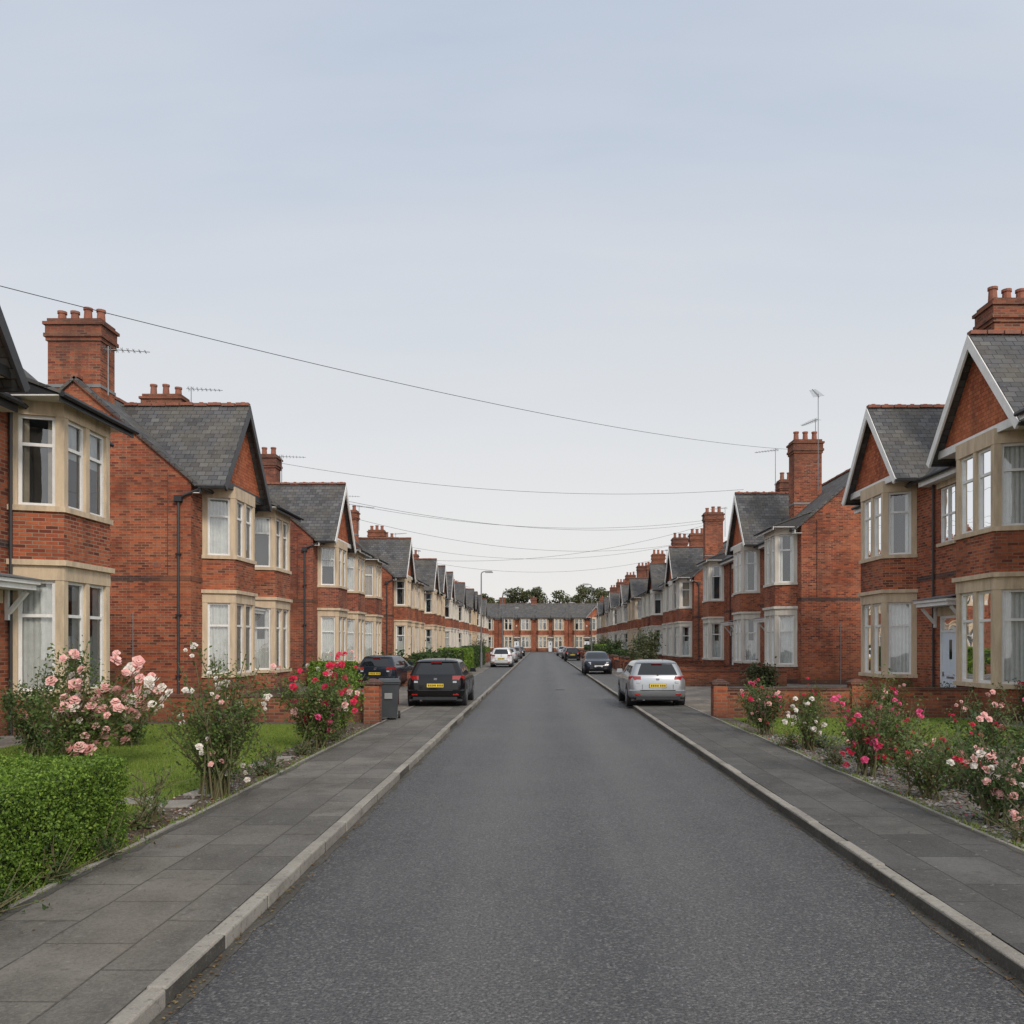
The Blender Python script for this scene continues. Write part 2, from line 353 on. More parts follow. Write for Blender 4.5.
# ------------------------------------------------------------------ house
def house(O,U,X,d0,d1,bays,doors,ez=7.5,chims=(),trim='black_paint',seed=1,name='brick_house',down0=True,wins=(),orangeg=True,doormat='door_white',gh=2.95,near=True,aer=(),st='stone',bk='brick'):
    rr=random.Random(seed)
    O=Vector(O);U=Vector(U);X=Vector(X)
    def tf(u,x,z): return (O.x+U.x*u+X.x*x,O.y+U.y*u+X.y*x,z)
    mid=Vector(tf((d0+d1)/2,-3.8,0))
    E=empty(name,mid)
    W=MB(tf);Rf=MB(tf);F=MB(tf);Gm=MB(tf);C=MB(tf);D=MB(tf);CH=MB(tf);RG=MB(tf);ST=MB(tf);X_=MB(tf)
    D_=7.6; rise=3.3; k=rise/3.8
    ops=[]
    for u in doors: ops.append((u-.65,u+.65,.1,2.95,'door'))
    for u in wins: ops.append((u-.5,u+.5,5.25,7.0,'win'))
    us=sorted({d0,d1,*[o[0] for o in ops],*[o[1] for o in ops]}); zs=sorted({0,ez,*[o[2] for o in ops],*[o[3] for o in ops]})
    for i in range(len(us)-1):
        for j in range(len(zs)-1):
            cu=(us[i]+us[i+1])/2; cz=(zs[j]+zs[j+1])/2
            if any(o[0]<cu<o[1] and o[2]<cz<o[3] for o in ops): continue
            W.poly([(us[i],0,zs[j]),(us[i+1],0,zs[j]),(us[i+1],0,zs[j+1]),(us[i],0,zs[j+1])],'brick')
    for a,b,z0,z1,kd in ops:
        for q in (((a,0,z0),(a,-.25,z0),(a,-.25,z1),(a,0,z1)),((b,0,z0),(b,-.25,z0),(b,-.25,z1),(b,0,z1)),((a,0,z0),(b,0,z0),(b,-.25,z0),(a,-.25,z0)),((a,0,z1),(b,0,z1),(b,-.25,z1),(a,-.25,z1))):
            W.poly(q,'brick')
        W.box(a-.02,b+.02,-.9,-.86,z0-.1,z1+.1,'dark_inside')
        ST.box(a-.15,b+.15,-.05,.035,z1,z1+.28,'stone')
        if kd=='win':
            ST.box(a-.1,b+.1,-.1,.07,z0-.1,z0,'stone')
            window(F,Gm,C,(a,0),(1,0),(0,1),b-a,z0,z1,rr,mull=2,transom=.5,dep=.04,upper=True,fw=.06)
        else:
            D.box(a,a+.08,-.1,.012,z0,z1,'white_paint');D.box(b-.08,b,-.1,.012,z0,z1,'white_paint')
            D.box(a+.08,b-.08,-.098,.010,z1-.08,z1,'white_paint');D.box(a+.08,b-.08,-.096,.008,z1-.52,z1-.44,'white_paint')
            Gm.poly([(a+.08,-.04,z1-.44),(b-.08,-.04,z1-.44),(b-.08,-.04,z1-.08),(a+.08,-.04,z1-.08)],'glass')
            D.box(a+.08,b-.08,-.08,-.02,z0,z1-.52,doormat)
            w=(b-a)-.16
            for cx in (a+.08+w*.28,a+.08+w*.72):
                for za,zb in ((z0+.15,z0+.85),(z0+1.0,z1-.68)):
                    D.box(cx-w*.17,cx+w*.17,-.02,-.008,za,zb,doormat)
            D.box(a+.08+w*.42,a+.08+w*.58,-.02,-.006,z0+1.5,z1-.75,'car_glass')
            D.box(b-.2,b-.17,-.02,.03,z0+.95,z0+1.1,'alloy')
            D.box(a+w*.4,a+w*.8,-.02,-.002,z0+.9,z0+.96,'alloy')
            ST.box(a-.15,b+.15,.013,.45,0,.12,'stone_grey')
            hz=z1+.29
            F.box(a-.4,b+.4,0.037,.60,hz,hz+.12,'white_paint'); F.box(a-.45,b+.45,.037,.66,hz+.12,hz+.2,'white_paint')
            Rf.slab([(a-.47,.0,hz+.36),(b+.47,.0,hz+.36),(b+.47,.70,hz+.235),(a-.47,.70,hz+.235)],.03,'lead')
            for uu in (a-.3,b+.3):
                F.beam((uu,.06,hz-.5),(uu,.45,hz-.04),.08,.09,'white_paint',up=(1,0,0)); F.box(uu-.05,uu+.05,.003,.08,hz-.65,hz-.002,'white_paint')
    for u in (d0,d1):
        W.poly([(u,0,0),(u,-D_,0),(u,-D_,ez),(u,-D_/2,ez+rise),(u,0,ez)],'brick')
    W.poly([(d0,-D_,0),(d1,-D_,0),(d1,-D_,ez),(d0,-D_,ez)],'brick')
    for s_,u in ((-1,d0),(1,d1)):
        ua,ub=sorted((u,u+s_*.012)); W.box(ua,ub,-D_,0.012,4.15,4.31,'brick_dark')
        W.box(ua-.0,ub+.0,-D_-.01,.02,0,.32,'brick_dark')
    W.box(d0-.012,d1+.012,0.,.012,4.15,4.31,'brick_dark')
    for (x,z) in ((-1.1,.55),(-3.1,.55),(-1.1,4.6),(-3.1,4.6)): X_.box(d0-.012,d0,x-.12,x+.12,z,z+.15,'terracotta')
    if near:
        X_.tube((d0-.02,-1.9,.1),(d0-.02,-1.9,3.1),.014,.014,'grey_paint',5)
        X_.tube((d0-.03,-.75,4.33),(d0-.03,-.75,ez+.2),.012,.012,'black_paint',5)
    if bays:
        c=bays[0][0]; X_.box(c+1.75,c+2.0,.003,.07,5.9,6.2,'white_paint')
    ov=.38; vo=.1; zr=ez+rise+.08
    e0=(ov,ez-k*ov+.08)
    Rf.slab([(d0-vo,0+ov,e0[1]),(d1+vo,ov,e0[1]),(d1+vo,-D_/2,zr),(d0-vo,-D_/2,zr)],.09,'slate')
    Rf.slab([(d0-vo,-D_-ov,e0[1]),(d1+vo,-D_-ov,e0[1]),(d1+vo,-D_/2,zr),(d0-vo,-D_/2,zr)],.09,'slate')
    for s_,u in ((-1,d0),(1,d1)):
        W.beam((u+s_*.05,.1,ez-.09),(u+s_*.05,-D_/2,ez+rise-.05),.09,.10,'brick_dark')
    def ridge(p,q,dz=.02):
        p=Vector(p);q=Vector(q);L=(q-p).length;n_=max(1,int(L/.45))
        for i in range(n_):
            a=p.lerp(q,(i+.04)/n_);b=p.lerp(q,(i+.96)/n_)
            j_=Vector((0,0,dz+rr.uniform(-.012,.012)))
            RG.beam(a+j_,b+j_,.22,.10,'terracotta')
            if near: RG.beam(a.lerp(b,.35)+Vector((0,0,dz+.07)),a.lerp(b,.65)+Vector((0,0,dz+.07)),.04,.05,'terracotta')
    ridge((d0-vo,-D_/2,zr),(d1+vo,-D_/2,zr))
    segs=[(d0-.1,d1+.1)]
    for b in bays:
        c=b[0]; h=2.25 if b[1] else 1.6
        ns=[]
        for a,e in segs:
            if c-h>a and c+h<e: ns+=[(a,c-h),(c+h,e)]
            elif c+h<=a or c-h>=e: ns.append((a,e))
            elif c-h<=a: ns.append((c+h,e))
            else: ns.append((a,c-h))
        segs=[q for q in ns if q[1]-q[0]>.05]
    for a,e in segs:
        F.box(a,e,ov-.06,ov-.03,ez-.48,ez-.22,trim)
        Rf.tube((a,ov+.05,ez-.28),(e,ov+.05,ez-.28),.06,.06,'black_paint',6)
        F.box(a,e,0.003,ov-.06,ez-.47,ez-.45,'white_paint')
    for b in bays:
        c,gb=b[0],b[1]; fw,tw,dp=1.0,1.36,1.0
        def foot(e): return [(c-tw-e,0.002),(c-fw-e*.8,dp+e),(c+fw+e*.8,dp+e),(c+tw+e,0.002)]
        Z=[0,.92,1.04,3.48,3.80,3.92,4.98,5.10,ez-.42,ez-.02]
        W.prism(foot(0),0,Z[1],'brick'); W.prism(foot(.012),0,.3,'brick_dark')
        ST.prism(foot(.07),Z[1],Z[2],'stone'); ST.prism(foot(.012),Z[3],Z[4],'stone'); ST.prism(foot(.09),Z[4],Z[5],'stone')
        W.prism(foot(0),Z[5],Z[6],'brick')
        ST.prism(foot(.06),Z[6],Z[7],'stone'); ST.prism(foot(.012),Z[8],Z[9],'stone')
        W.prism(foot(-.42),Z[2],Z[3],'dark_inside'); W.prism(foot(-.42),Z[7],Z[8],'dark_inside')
        fp=foot(0)
        for i in range(3):
            A=V2(fp[i]);B=V2(fp[i+1]); t=(B-A); L=t.length; t.normalize(); n=Vector((-t.y,t.x))
            if n.dot(V2(((fp[1][0]+fp[2][0])/2,dp/2))-(A+B)/2)>0: n=-n
            pw=.17
            for z0,z1,up in ((Z[2],Z[3],False),(Z[7],Z[8],True)):
                ST.obox(A,t,n,0,pw,-.16,0,z0,z1,'stone'); ST.obox(A,t,n,L-pw,L,-.16,0,z0,z1,'stone')
                if i==1:
                    hw=(L-2*pw-.16)/2
                    ST.obox(A,t,n,pw+hw,pw+hw+.16,-.155,-.003,z0,z1,'stone')
                    for q in (0,1):
                        o=A+t*(pw+q*(hw+.16)); window(F,Gm,C,o,t,n,hw,z0,z1,rr,1,.68,.07,up)
                else:
                    o=A+t*pw; window(F,Gm,C,o,t,n,L-2*pw,z0,z1,rr,1,.68,.07,up)
        if gb:
            hw=2.2; gx=.86; bx=1.16; ap=ez+gh; fz=ez-.02
            gm='brick_orange' if orangeg else 'brick'
            W.poly([(c-hw+.1,gx,fz),(c+hw-.1,gx,fz),(c,gx,ap-.05)],gm)
            F.box(c-hw,c+hw,.003,gx+.03,fz-.09,fz,'white_paint')
            F.box(c-hw,c+hw,gx+.03,gx+.09,fz-.12,fz+.1,trim)
            xb=-gh/k; ft=hw+.25; fzz=ez-.02-.25*gh/hw+.12; top=ap+.12
            for sg in (-1,1):
                Rf.slab([(c,bx,top),(c,xb-.1,top),(c+sg*ft,-(fzz-ez)/k-.1,fzz),(c+sg*ft,bx,fzz)],.08,'slate')
                d=Vector((sg*ft,0,fzz-top)).normalized(); nn=Vector((d.z*sg,0,-d.x*sg)); 
                if nn.z>0: nn=-nn
                a=Vector((c,0,top-.02)); e=Vector((c+sg*ft,0,fzz-.02)); hb=.24
                q=[a,e,e+nn*hb*.9,Vector((c,0,a.z-hb/abs(nn.z)))]
                F.shape([(p.x,bx-.03,p.z) for p in q]+[(p.x,bx+.03,p.z) for p in q],[(0,1,2,3),(4,5,6,7),(0,1,5,4),(1,2,6,5),(2,3,7,6),(3,0,4,7)],trim)
            ridge((c,bx,top),(c,xb+.1,top))
            Rf.tube((c-ft+.05,.35,fzz-.05),(c-ft+.05,bx,fzz-.05),.055,.055,'black_paint',6)
            Rf.tube((c+ft-.05,.35,fzz-.05),(c+ft-.05,bx,fzz-.05),.055,.055,'black_paint',6)
        else:
            Rf.slab([(c-1.65,-.75,ez+.75),(c+1.65,-.75,ez+.75),(c+1.65,1.32,ez-.02),(c-1.65,1.32,ez-.02)],.07,'slate')
            for sg in (-1,1): F.shape([(c+sg*1.6,0.0,ez-.08),(c+sg*1.6,1.25,ez-.08),(c+sg*1.6,-.5,ez+.56),(c+sg*1.6,-.5,ez-.08)],[(0,1,2,3)],'black_paint')
            F.box(c-1.6,c+1.6,.003,1.25,ez-.115,ez-.085,'white_paint')
            F.box(c-1.64,c+1.64,1.25,1.28,ez-.24,ez-.06,trim)
            Rf.tube((c-1.68,1.35,ez-.1),(c+1.68,1.35,ez-.1),.06,.06,'black_paint',6)
    if down0:
        u=d0-.07
        Rf.tube((u,.3,ez-.35),(u,-.38,ez-.62),.045,.045,'black_paint',8); Rf.tube((u,-.38,ez-.6),(u,-.38,.15),.045,.045,'black_paint',8)
        for z in (1.,3.,5.): Rf.box(u-.07,u+.06,-.46,-.3,z,z+.05,'black_paint')
        Rf.box(u-.09,u+.07,-.5,-.26,ez-.75,ez-.55,'black_paint')
    for u in doors:
        uu=u+1.0
        Rf.tube((uu,.07,ez-.4),(uu,.07,.1),.04,.04,'black_paint',6)
    for (u,x,top,wu,wx) in chims:
        zb=ez+rise+ (x+D_/2)*-k*1.0 -.8
        zb=min(zb,ez+2.2); zb=max(zb,ez-.2)
        CH.box(u-wu/2,u+wu/2,x-wx/2,x+wx/2,zb,top-.75,'brick')
        for i,(e,h) in enumerate(((.05,.12),(.10,.12),(.06,.28),(.12,.1),(.02,.13))):
            z=top-.75+sum((.12,.12,.28,.1,.13)[:i]); CH.box(u-wu/2-e,u+wu/2+e,x-wx/2-e,x+wx/2+e,z,z+h,'brick')
        CH.box(u-wu/2-.03,u+wu/2+.03,x-wx/2-.03,x+wx/2+.03,zb+.9,zb+1.0,'lead')
        np_=max(2,int(wx/.42))
        for i in range(np_):
            px=x-wx/2+wx*(i+.5)/np_; hh=rr.choice((.4,.45,.52))
            CH.tube((u,px,top-.02),(u,px,top+hh),.15,.12,'terracotta',10); CH.tube((u,px,top+hh-.08),(u,px,top+hh),.155,.155,'terracotta',10)
            CH.tube((u,px,top+hh),(u,px,top+hh+.01),.09,.09,'dark_inside',8)
    A=MB(tf)
    for (u,x,zb,h,ang) in aer:
        A.tube((u,x,zb),(u,x,zb+h),.024,.018,'metal_grey',5)
        dx,dy=math.cos(ang),math.sin(ang)
        A.tube((u-dx*.2,x-dy*.2,zb+h-.1),(u+dx*1.3,x+dy*1.3,zb+h-.1),.015,.015,'metal_grey',4)
        for i in range(8):
            q=-.1+i*.18; s_=.28-.015*i
            A.tube((u+dx*q-dy*s_,x+dy*q+dx*s_,zb+h-.1),(u+dx*q+dy*s_,x+dy*q-dx*s_,zb+h-.1),.009,.009,'metal_grey',4)
            A.tube((u+dx*q,x+dy*q,zb+h-.22+.01*i),(u+dx*q,x+dy*q,zb+h+.02-.01*i),.008,.008,'metal_grey',4)
    ST.mats=[st if m=='stone' else m for m in ST.mats]; W.mats=[bk if m=='brick' else m for m in W.mats]; CH.mats=[bk if m=='brick' else m for m in CH.mats]
    for mb,nm in ((W,'walls'),(Rf,'roof_and_gutters'),(F,'window_frames_and_trim'),(Gm,'window_glass'),(C,'curtains'),(D,'door'),(CH,'chimney'),(RG,'ridge_tiles'),(ST,'stone_dressings'),(A,'aerial'),(X_,'wall_fittings')):
        mb.obj(nm,E,mid,smooth=35 if nm in('chimney',) else None)
    return E
LO=(-11.5,0,0);LU=(0,1,0);LX=(1,0,0)
RO=(12.7,0,0);RX=(-1,0,0)
pi=math.pi
house(LO,LU,LX,12.2,21.9,[(14.75,1),(19.75,0)],[17.35],7.5,[],'black_paint',3,doormat='door_dark')
house(LO,LU,LX,28.0,37.4,[(30.3,1),(34.7,0)],[32.55],7.5,[(28.75,-4.0,12.9,.95,1.75),(36.6,-4.6,12.7,.9,1.6)],'black_paint',4,wins=[32.6],aer=[(28.5,-2.98,10.4,1.65,1.35),(36.8,-3.6,10.6,2.6,1.4)])
house(LO,LU,LX,43.0,59.5,[(45.3,1),(50.0,0),(55.4,0)],[47.6,52.6],7.5,[(47.2,-3.8,12.5,.9,1.5),(58.8,-3.2,12.4,.9,1.4)],'white_paint',5,wins=[52.6],aer=[(47.4,-2.9,10,2.6,1.4),(58.9,-2.3,10,2.4,1.3)],bk='brick_b')
starts=[66,83,99,115,131,147,162]
for i,s in enumerate(starts):
    house(LO,LU,LX,s,s+12.5,[(s+2.3,1),(s+6.3,0),(s+10,(i%3==1))],[s+4.3,s+8.2],7.5+R.uniform(-.15,.15),[(s+.8,-3.6,12.5,.9,1.5),(s+11.7,-3.4,12.4,.9,1.4)][:2-i%2],R.choice(['white_paint','black_paint','grey_paint']),20+i,near=False,aer=[(s+1.2,-2.8,11,2.0,1+i)],doormat=R.choice(['door_white','door_red','door_dark']),gh=R.choice([2.95,2.6]),st=R.choice(['stone','stone','stone_pale']),bk=R.choice(['brick','brick_b']))
# right
house(RO,LU,RX,16.5,33.3,[(18.6,0),(22.9,1),(30.0,1)],[26.3],7.65,[(26.6,-1.9,12.7,1.0,1.3)],'white_paint',9,wins=[26.5],down0=False,gh=2.65)
house(RO,LU,RX,41.3,63.5,[(43.3,0),(50.4,1),(60.0,0)],[46.6,55.5],7.9,[(46.8,-1.9,13.2,1.0,1.5),(57,-4.0,13,.9,1.4)],'white_paint',10,wins=[55.5],down0=False,aer=[(44.0,-1.7,10,5.0,2.6),(46.9,-2.5,13,1.5,.3),(52,-1.7,10,4,1)],st='stone_pale')
starts=[70,87,103,119,135,151,165]
for i,s in enumerate(starts):
    house(RO,LU,RX,s,s+12.5,[(s+2.3,i%2),(s+6.3,1-i%2),(s+10,0)],[s+4.3,s+8.2],7.7+R.uniform(-.15,.15),[(s+1.2,-1.8,13.0,.9,1.5),(s+11.7,-2.4,12.6,.9,1.4)][:2-i%2],R.choice(['white_paint','black_paint','white_paint']),40+i,near=False,aer=[(s+1.2,-2.8,11,2.5,1+i)],doormat=R.choice(['door_white','door_red','door_dark']),gh=R.choice([2.95,2.6]),st=R.choice(['stone','stone_pale','stone_pale']),bk=R.choice(['brick','brick_b']))
for j in range(6):
    a=-42+j*16.2
    house((0,196,0),(1,0,0),(0,-1,0),a,a+16.1,[(a+2.3,0),(a+6.2,(j%2)),(a+10.2,0),(a+13.8,0)],[a+4.2,a+12],8.0,[(a+.8,-3.8,12.8,1.4,.9),(a+8.1,-3.8,12.8,1.4,.9)][j%2:],'grey_paint',60+j,near=False,down0=False,gh=2.5)
# ------------------------------------------------------------------ ground
def sheet(name,x0,x1,y0,y1,z,mat):
    mb=MB(); mb.poly([(x0,y0,z),(x1,y0,z),(x1,y1,z),(x0,y1,z)],mat); return mb.obj(name)
XL,XR=-2.15,2.98; PL,PR=-3.98,4.62
sheet('ground',-900,900,-60,1500,-.012,'soil')
mb=MB(); mb.poly([(XL,-30,0),(XR,-30,0),(XR,182,0),(XL,182,0)],'asphalt'); mb.poly([(-60,182,0),(60,182,0),(60,190,0),(-60,190,0)],'asphalt'); mb.obj('road')
def ragged(name,xe,sg,y0,y1,z,mat,w0,amp,seed):
    rg=random.Random(seed); m=MB(); y=y0; w=w0; pts=[]
    while y<y1:
        pts.append((y,w0+rg.uniform(-amp,amp))); y+=rg.uniform(.12,.4) if y<40 else 3
    for (a,wa),(b,wb) in zip(pts[:-1],pts[1:]): m.poly([(xe,a,z),(xe+sg*wa,a,z),(xe+sg*wb,b,z),(xe,b,z)],mat)
    m.obj(name)
ragged('road_gutter',XL,1,-5,182,.004,'gutter_dirt',.08,.045,1); ragged('road_gutter',XR,-1,-5,182,.004,'gutter_dirt',.08,.045,2)
for x0,x1,mt,y0,y1 in ((PL,XL-.14,'slab_pavement',-30,30.5),(PL,XL-.14,'asphalt_path',30.5,182),(XR+.14,PR,'slab_pavement_dark',-30,30.5),(XR+.14,PR,'asphalt_path',30.5,182)):
    m_=MB(); m_.box(x0,x1,y0,y1,-.02,.10,mt); m_.obj('pavement')
m_=MB(); m_.box(-60,60,190,230,-.02,.10,'asphalt_path'); m_.obj('pavement')
ragged('pavement_moss',PL,1,3,24,.104,'gutter_dirt',.07,.05,3); ragged('pavement_moss',PR,-1,3,24,.104,'gutter_dirt',.06,.045,4)
for x in (XL-.07,XR+.07):
    k_=MB(); y=-6
    while y<182:
        L=.91 if y<70 else 3.0
        dz=R.uniform(-.005,.005); dx=R.uniform(-.006,.006)
        k_.box(x-.062+dx,x+.062+dx,y+.005,y+L-.005,-.02,.106+dz,'kerb_stone'); y+=L
    k_.obj('kerb',bevel=.016)
    k2=MB(); k2.box(x-.07,x+.058,-30,182,-.03,.092,'gutter_dirt'); k2.obj('kerb_bedding')
for x in (PL-.03,PR+.03):
    k_=MB(); y=-6
    while y<60:
        k_.box(x-.025,x+.025,y+.004,y+.9,-.02,.118+R.uniform(-.008,.008),'stone_grey'); y+=.91
    k_.obj('path_edging',bevel=.006)
m_=MB(); m_.box(-70,PL-.06,-30,21.5,-.02,.09,'soil'); m_.box(-70,PL-.06,21.5,182,-.02,.088,'paving_front'); m_.obj('garden_ground')
m_=MB(); m_.box(PR+.06,70,-30,24.5,-.02,.09,'gravel'); m_.box(PR+.06,70,24.5,182,-.02,.088,'paving_front'); m_.obj('garden_ground')
sheet('lawn',-10.2,-4.75,9.3,20.9,.096,'lawn'); sheet('lawn',5.15,11.2,16.6,22.7,.096,'lawn')
sheet('garden_path',-11.4,-10.25,8,21.3,.096,'paving_front'); sheet('garden_path',5.0,12.5,25.6,27.0,.094,'paving_front')
m_=MB()
for (x,y,w,l,r) in ((-4.55,10.5,.5,.42,.1),(-5.1,10.7,.45,.45,.3),(-4.45,11.3,.4,.4,-.2),(-4.5,13.9,.45,.4,.1),(-4.45,14.6,.4,.5,.2)):
    t=(math.cos(r),math.sin(r)); n=(-t[1],t[0]); m_.obox((x,y),t,n,-w/2,w/2,-l/2,l/2,.09,.125,'stone_grey')
m_.obj('stepping_stones',bevel=.01)
# ------------------------------------------------------------------ garden walls
def gwall(pts,h,name='garden_wall',pier=None,th=.22):
    w=MB()
    for (a,b) in zip(pts[:-1],pts[1:]):
        A=V2(a);B=V2(b);t=(B-A);L=t.length;t.normalize();n=Vector((-t.y,t.x))
        w.obox(A,t,n,0,L,-th/2,th/2,.05,h,'brick'); w.obox(A,t,n,-.02,L+.02,-th/2-.03,th/2+.03,h,h+.07,'brick_dark')
    for (x,y,ph) in (pier or []):
        w.box(x-.19,x+.19,y-.19,y+.19,.05,ph,'brick'); w.box(x-.23,x+.23,y-.23,y+.23,ph,ph+.07,'brick_dark')
        w.prism([(x-.2,y-.2),(x+.2,y-.2),(x+.2,y+.2),(x-.2,y+.2)],ph+.07,ph+.15,'brick_dark',[(x-.05,y-.05),(x+.05,y-.05),(x+.05,y+.05),(x-.05,y+.05)])
    return w.obj(name)
gwall([(-11.4,21.7),(-4.35,21.7)],.72,pier=[(-4.2,21.35,1.06),(-7.8,21.7,.95)])
gwall([(-4.75,24.5),(-4.75,28)],.6)
gwall([(4.95,23.1),(12.6,23.1)],.82,pier=[(4.85,23.0,.98),(8.6,23.1,.98)])
for (x,sg) in ((-5.6,-1),(5.9,1)):
    y=40
    while y<170:
        L=R.uniform(5,8); gwall([(x,y),(x,y+L)],.75,pier=[(x,y,1.05),(x,y+L,1.05)]); 
        gwall([(x,y-.3),(x+sg*5.6,y-.3)],.75)
        y+=L+R.uniform(3,5)
# ------------------------------------------------------------------ foliage
def mkmesh(name,v,k,n,mat):
    me=bpy.data.meshes.new(name)
    me.vertices.add(k*n); me.vertices.foreach_set('co',v.astype(np.float32).ravel())
    me.loops.add(k*n); me.loops.foreach_set('vertex_index',np.arange(k*n,dtype=np.int32))
    me.polygons.add(n); me.polygons.foreach_set('loop_start',np.arange(0,k*n,k,dtype=np.int32))
    me.polygons.foreach_set('loop_total',np.full(n,k,dtype=np.int32))
    me.materials.append(M[mat]); me.update(calc_edges=True); me.validate()
    ob=bpy.data.objects.new(name,me); COL.objects.link(ob); return ob
def leafmesh(name,cen,size,mat,rng,parent=None,origin=(0,0,0),flat=0.0,asp=.55,nrm=None):
    N=len(cen); a=rng.normal(size=(N,3)); a/=np.linalg.norm(a,axis=1)[:,None]
    b=rng.normal(size=(N,3))
    if flat>0: b=b*(1-flat)+np.array([0,0,1.])*flat*2
    if nrm is not None: b=b*.55+nrm
    b/=np.linalg.norm(b,axis=1)[:,None]
    t=np.cross(a,b); t/=np.linalg.norm(t,axis=1)[:,None]+1e-9
    s=np.cross(b,t)
    sz=(size*rng.uniform(.6,1.35,N))[:,None]
    v=np.stack([cen-t*sz*.5, cen+s*sz*asp*.5+b*sz*.08, cen+t*sz*.5-b*sz*.08, cen-s*sz*asp*.5+b*sz*.08],axis=1).reshape(-1,3)-np.array(origin)
    ob=mkmesh(name,v,4,N,mat)
    if parent: ob.parent=parent
    else: ob.location=origin
    return ob
def bush(x,y,h,rad,nst,nleaf,lsz,petals,nfl,seed,leaf='leaf_rose',name='rose_bush',fsz=.10,z0=.09,low=.2,lean=(0,0),spread=.09,pw=1.1,flean=None):
    rng=np.random.default_rng(seed); E=empty(name,(x,y,z0)); o=np.array([x,y,z0])
    st=MB(); paths=[]
    for i in range(nst):
        a=rng.uniform(0,2*pi); r=rad*math.sqrt(rng.uniform(.05,1)); hh=h*rng.uniform(.55,1.0)*(1-.3*(r/rad)**2)
        bx=rng.normal(0,min(.12,rad*.15),2)
        tip=np.array([math.cos(a)*r+lean[0],math.sin(a)*r+lean[1],hh])
        pts=[]
        for j in range(7):
            t=j/6; q=np.array([bx[0]*(1-t)+tip[0]*t**pw,bx[1]*(1-t)+tip[1]*t**pw,hh*t**.85])+rng.normal(0,.018,3)*(t>0)
            pts.append(o+q)
        paths.append(np.array(pts))
        for j in range(6): st.tube(pts[j],pts[j+1],.012*(1-j/7)+.003,.012*(1-(j+1)/7)+.003,'stem',5,False)
        for _ in range(3):
            j=rng.integers(1,6); p=pts[j]; d=rng.normal(0,.16,3); d[2]=abs(d[2])+.06
            st.tube(p,p+d,.006,.003,'stem',4,False); paths.append(np.linspace(p,p+d,7))
    st.obj('stems',E,(x,y,z0))
    PA=np.array(paths); K=len(PA)
    idx=rng.integers(0,K,nleaf); t=low+(1-low)*rng.uniform(0,1,nleaf)**.8
    f=t*6; j=np.clip(f.astype(int),0,5); w=(f-j)[:,None]
    c=PA[idx,j]*(1-w)+PA[idx,j+1]*w
    k5=rng.integers(0,nleaf,nleaf); c=c[k5//4*4%nleaf]
    c=c+rng.normal(0,spread,(nleaf,3))*rng.uniform(.4,1.3,(nleaf,1)); c[:,2]=np.maximum(c[:,2],z0+.03)
    leafmesh('leaves',c,lsz,leaf,rng,E,(x,y,z0),flat=.35,asp=.6)
    groups={}
    tips=PA[:,-1]
    for i in range(nfl):
        if i%3==0 or i==0: 
            k=rng.integers(0,K)
            if flean is not None:
                for _ in range(6):
                    if (tips[k]-o)[0]*flean[0]+(tips[k]-o)[1]*flean[1]>.1*rad: break
                    k=rng.integers(0,K)
            p0=PA[k,-1] if rng.random()>.3 else PA[k,4]; pc=petals[rng.integers(0,len(petals))]
        p=p0+rng.normal(0,fsz*.75,3)+np.array([0,-.03,.02])
        mb=groups.setdefault(pc,MB())
        n=np.array([rng.normal(0,.5),rng.normal(-.6,.5),.7]); n=Vector(n/np.linalg.norm(n)); a=n.orthogonal().normalized(); b=n.cross(a); P0=Vector(p); sz=fsz*rng.uniform(.65,1.25)
        for ring,(r0,r1,lift) in enumerate(((.1,.55,-.02),(.08,.4,.18),(.03,.25,.32))):
            for q in range(5):
                th=2*pi*(q+ring*.5)/5; d1=a*math.cos(th)+b*math.sin(th); d2=-a*math.sin(th)+b*math.cos(th)
                mb.shape([tuple(P0+d1*sz*r0+n*sz*lift*.5),tuple(P0+d1*sz*r1*.7+d2*sz*.25+n*sz*(lift+.05)),tuple(P0+d1*sz*r1+n*sz*lift*1.1),tuple(P0+d1*sz*r1*.7-d2*sz*.25+n*sz*(lift+.05))],[(0,1,2,3)],pc)
    for pc,mb in groups.items(): mb.obj('flowers',E,(x,y,z0))
    return E
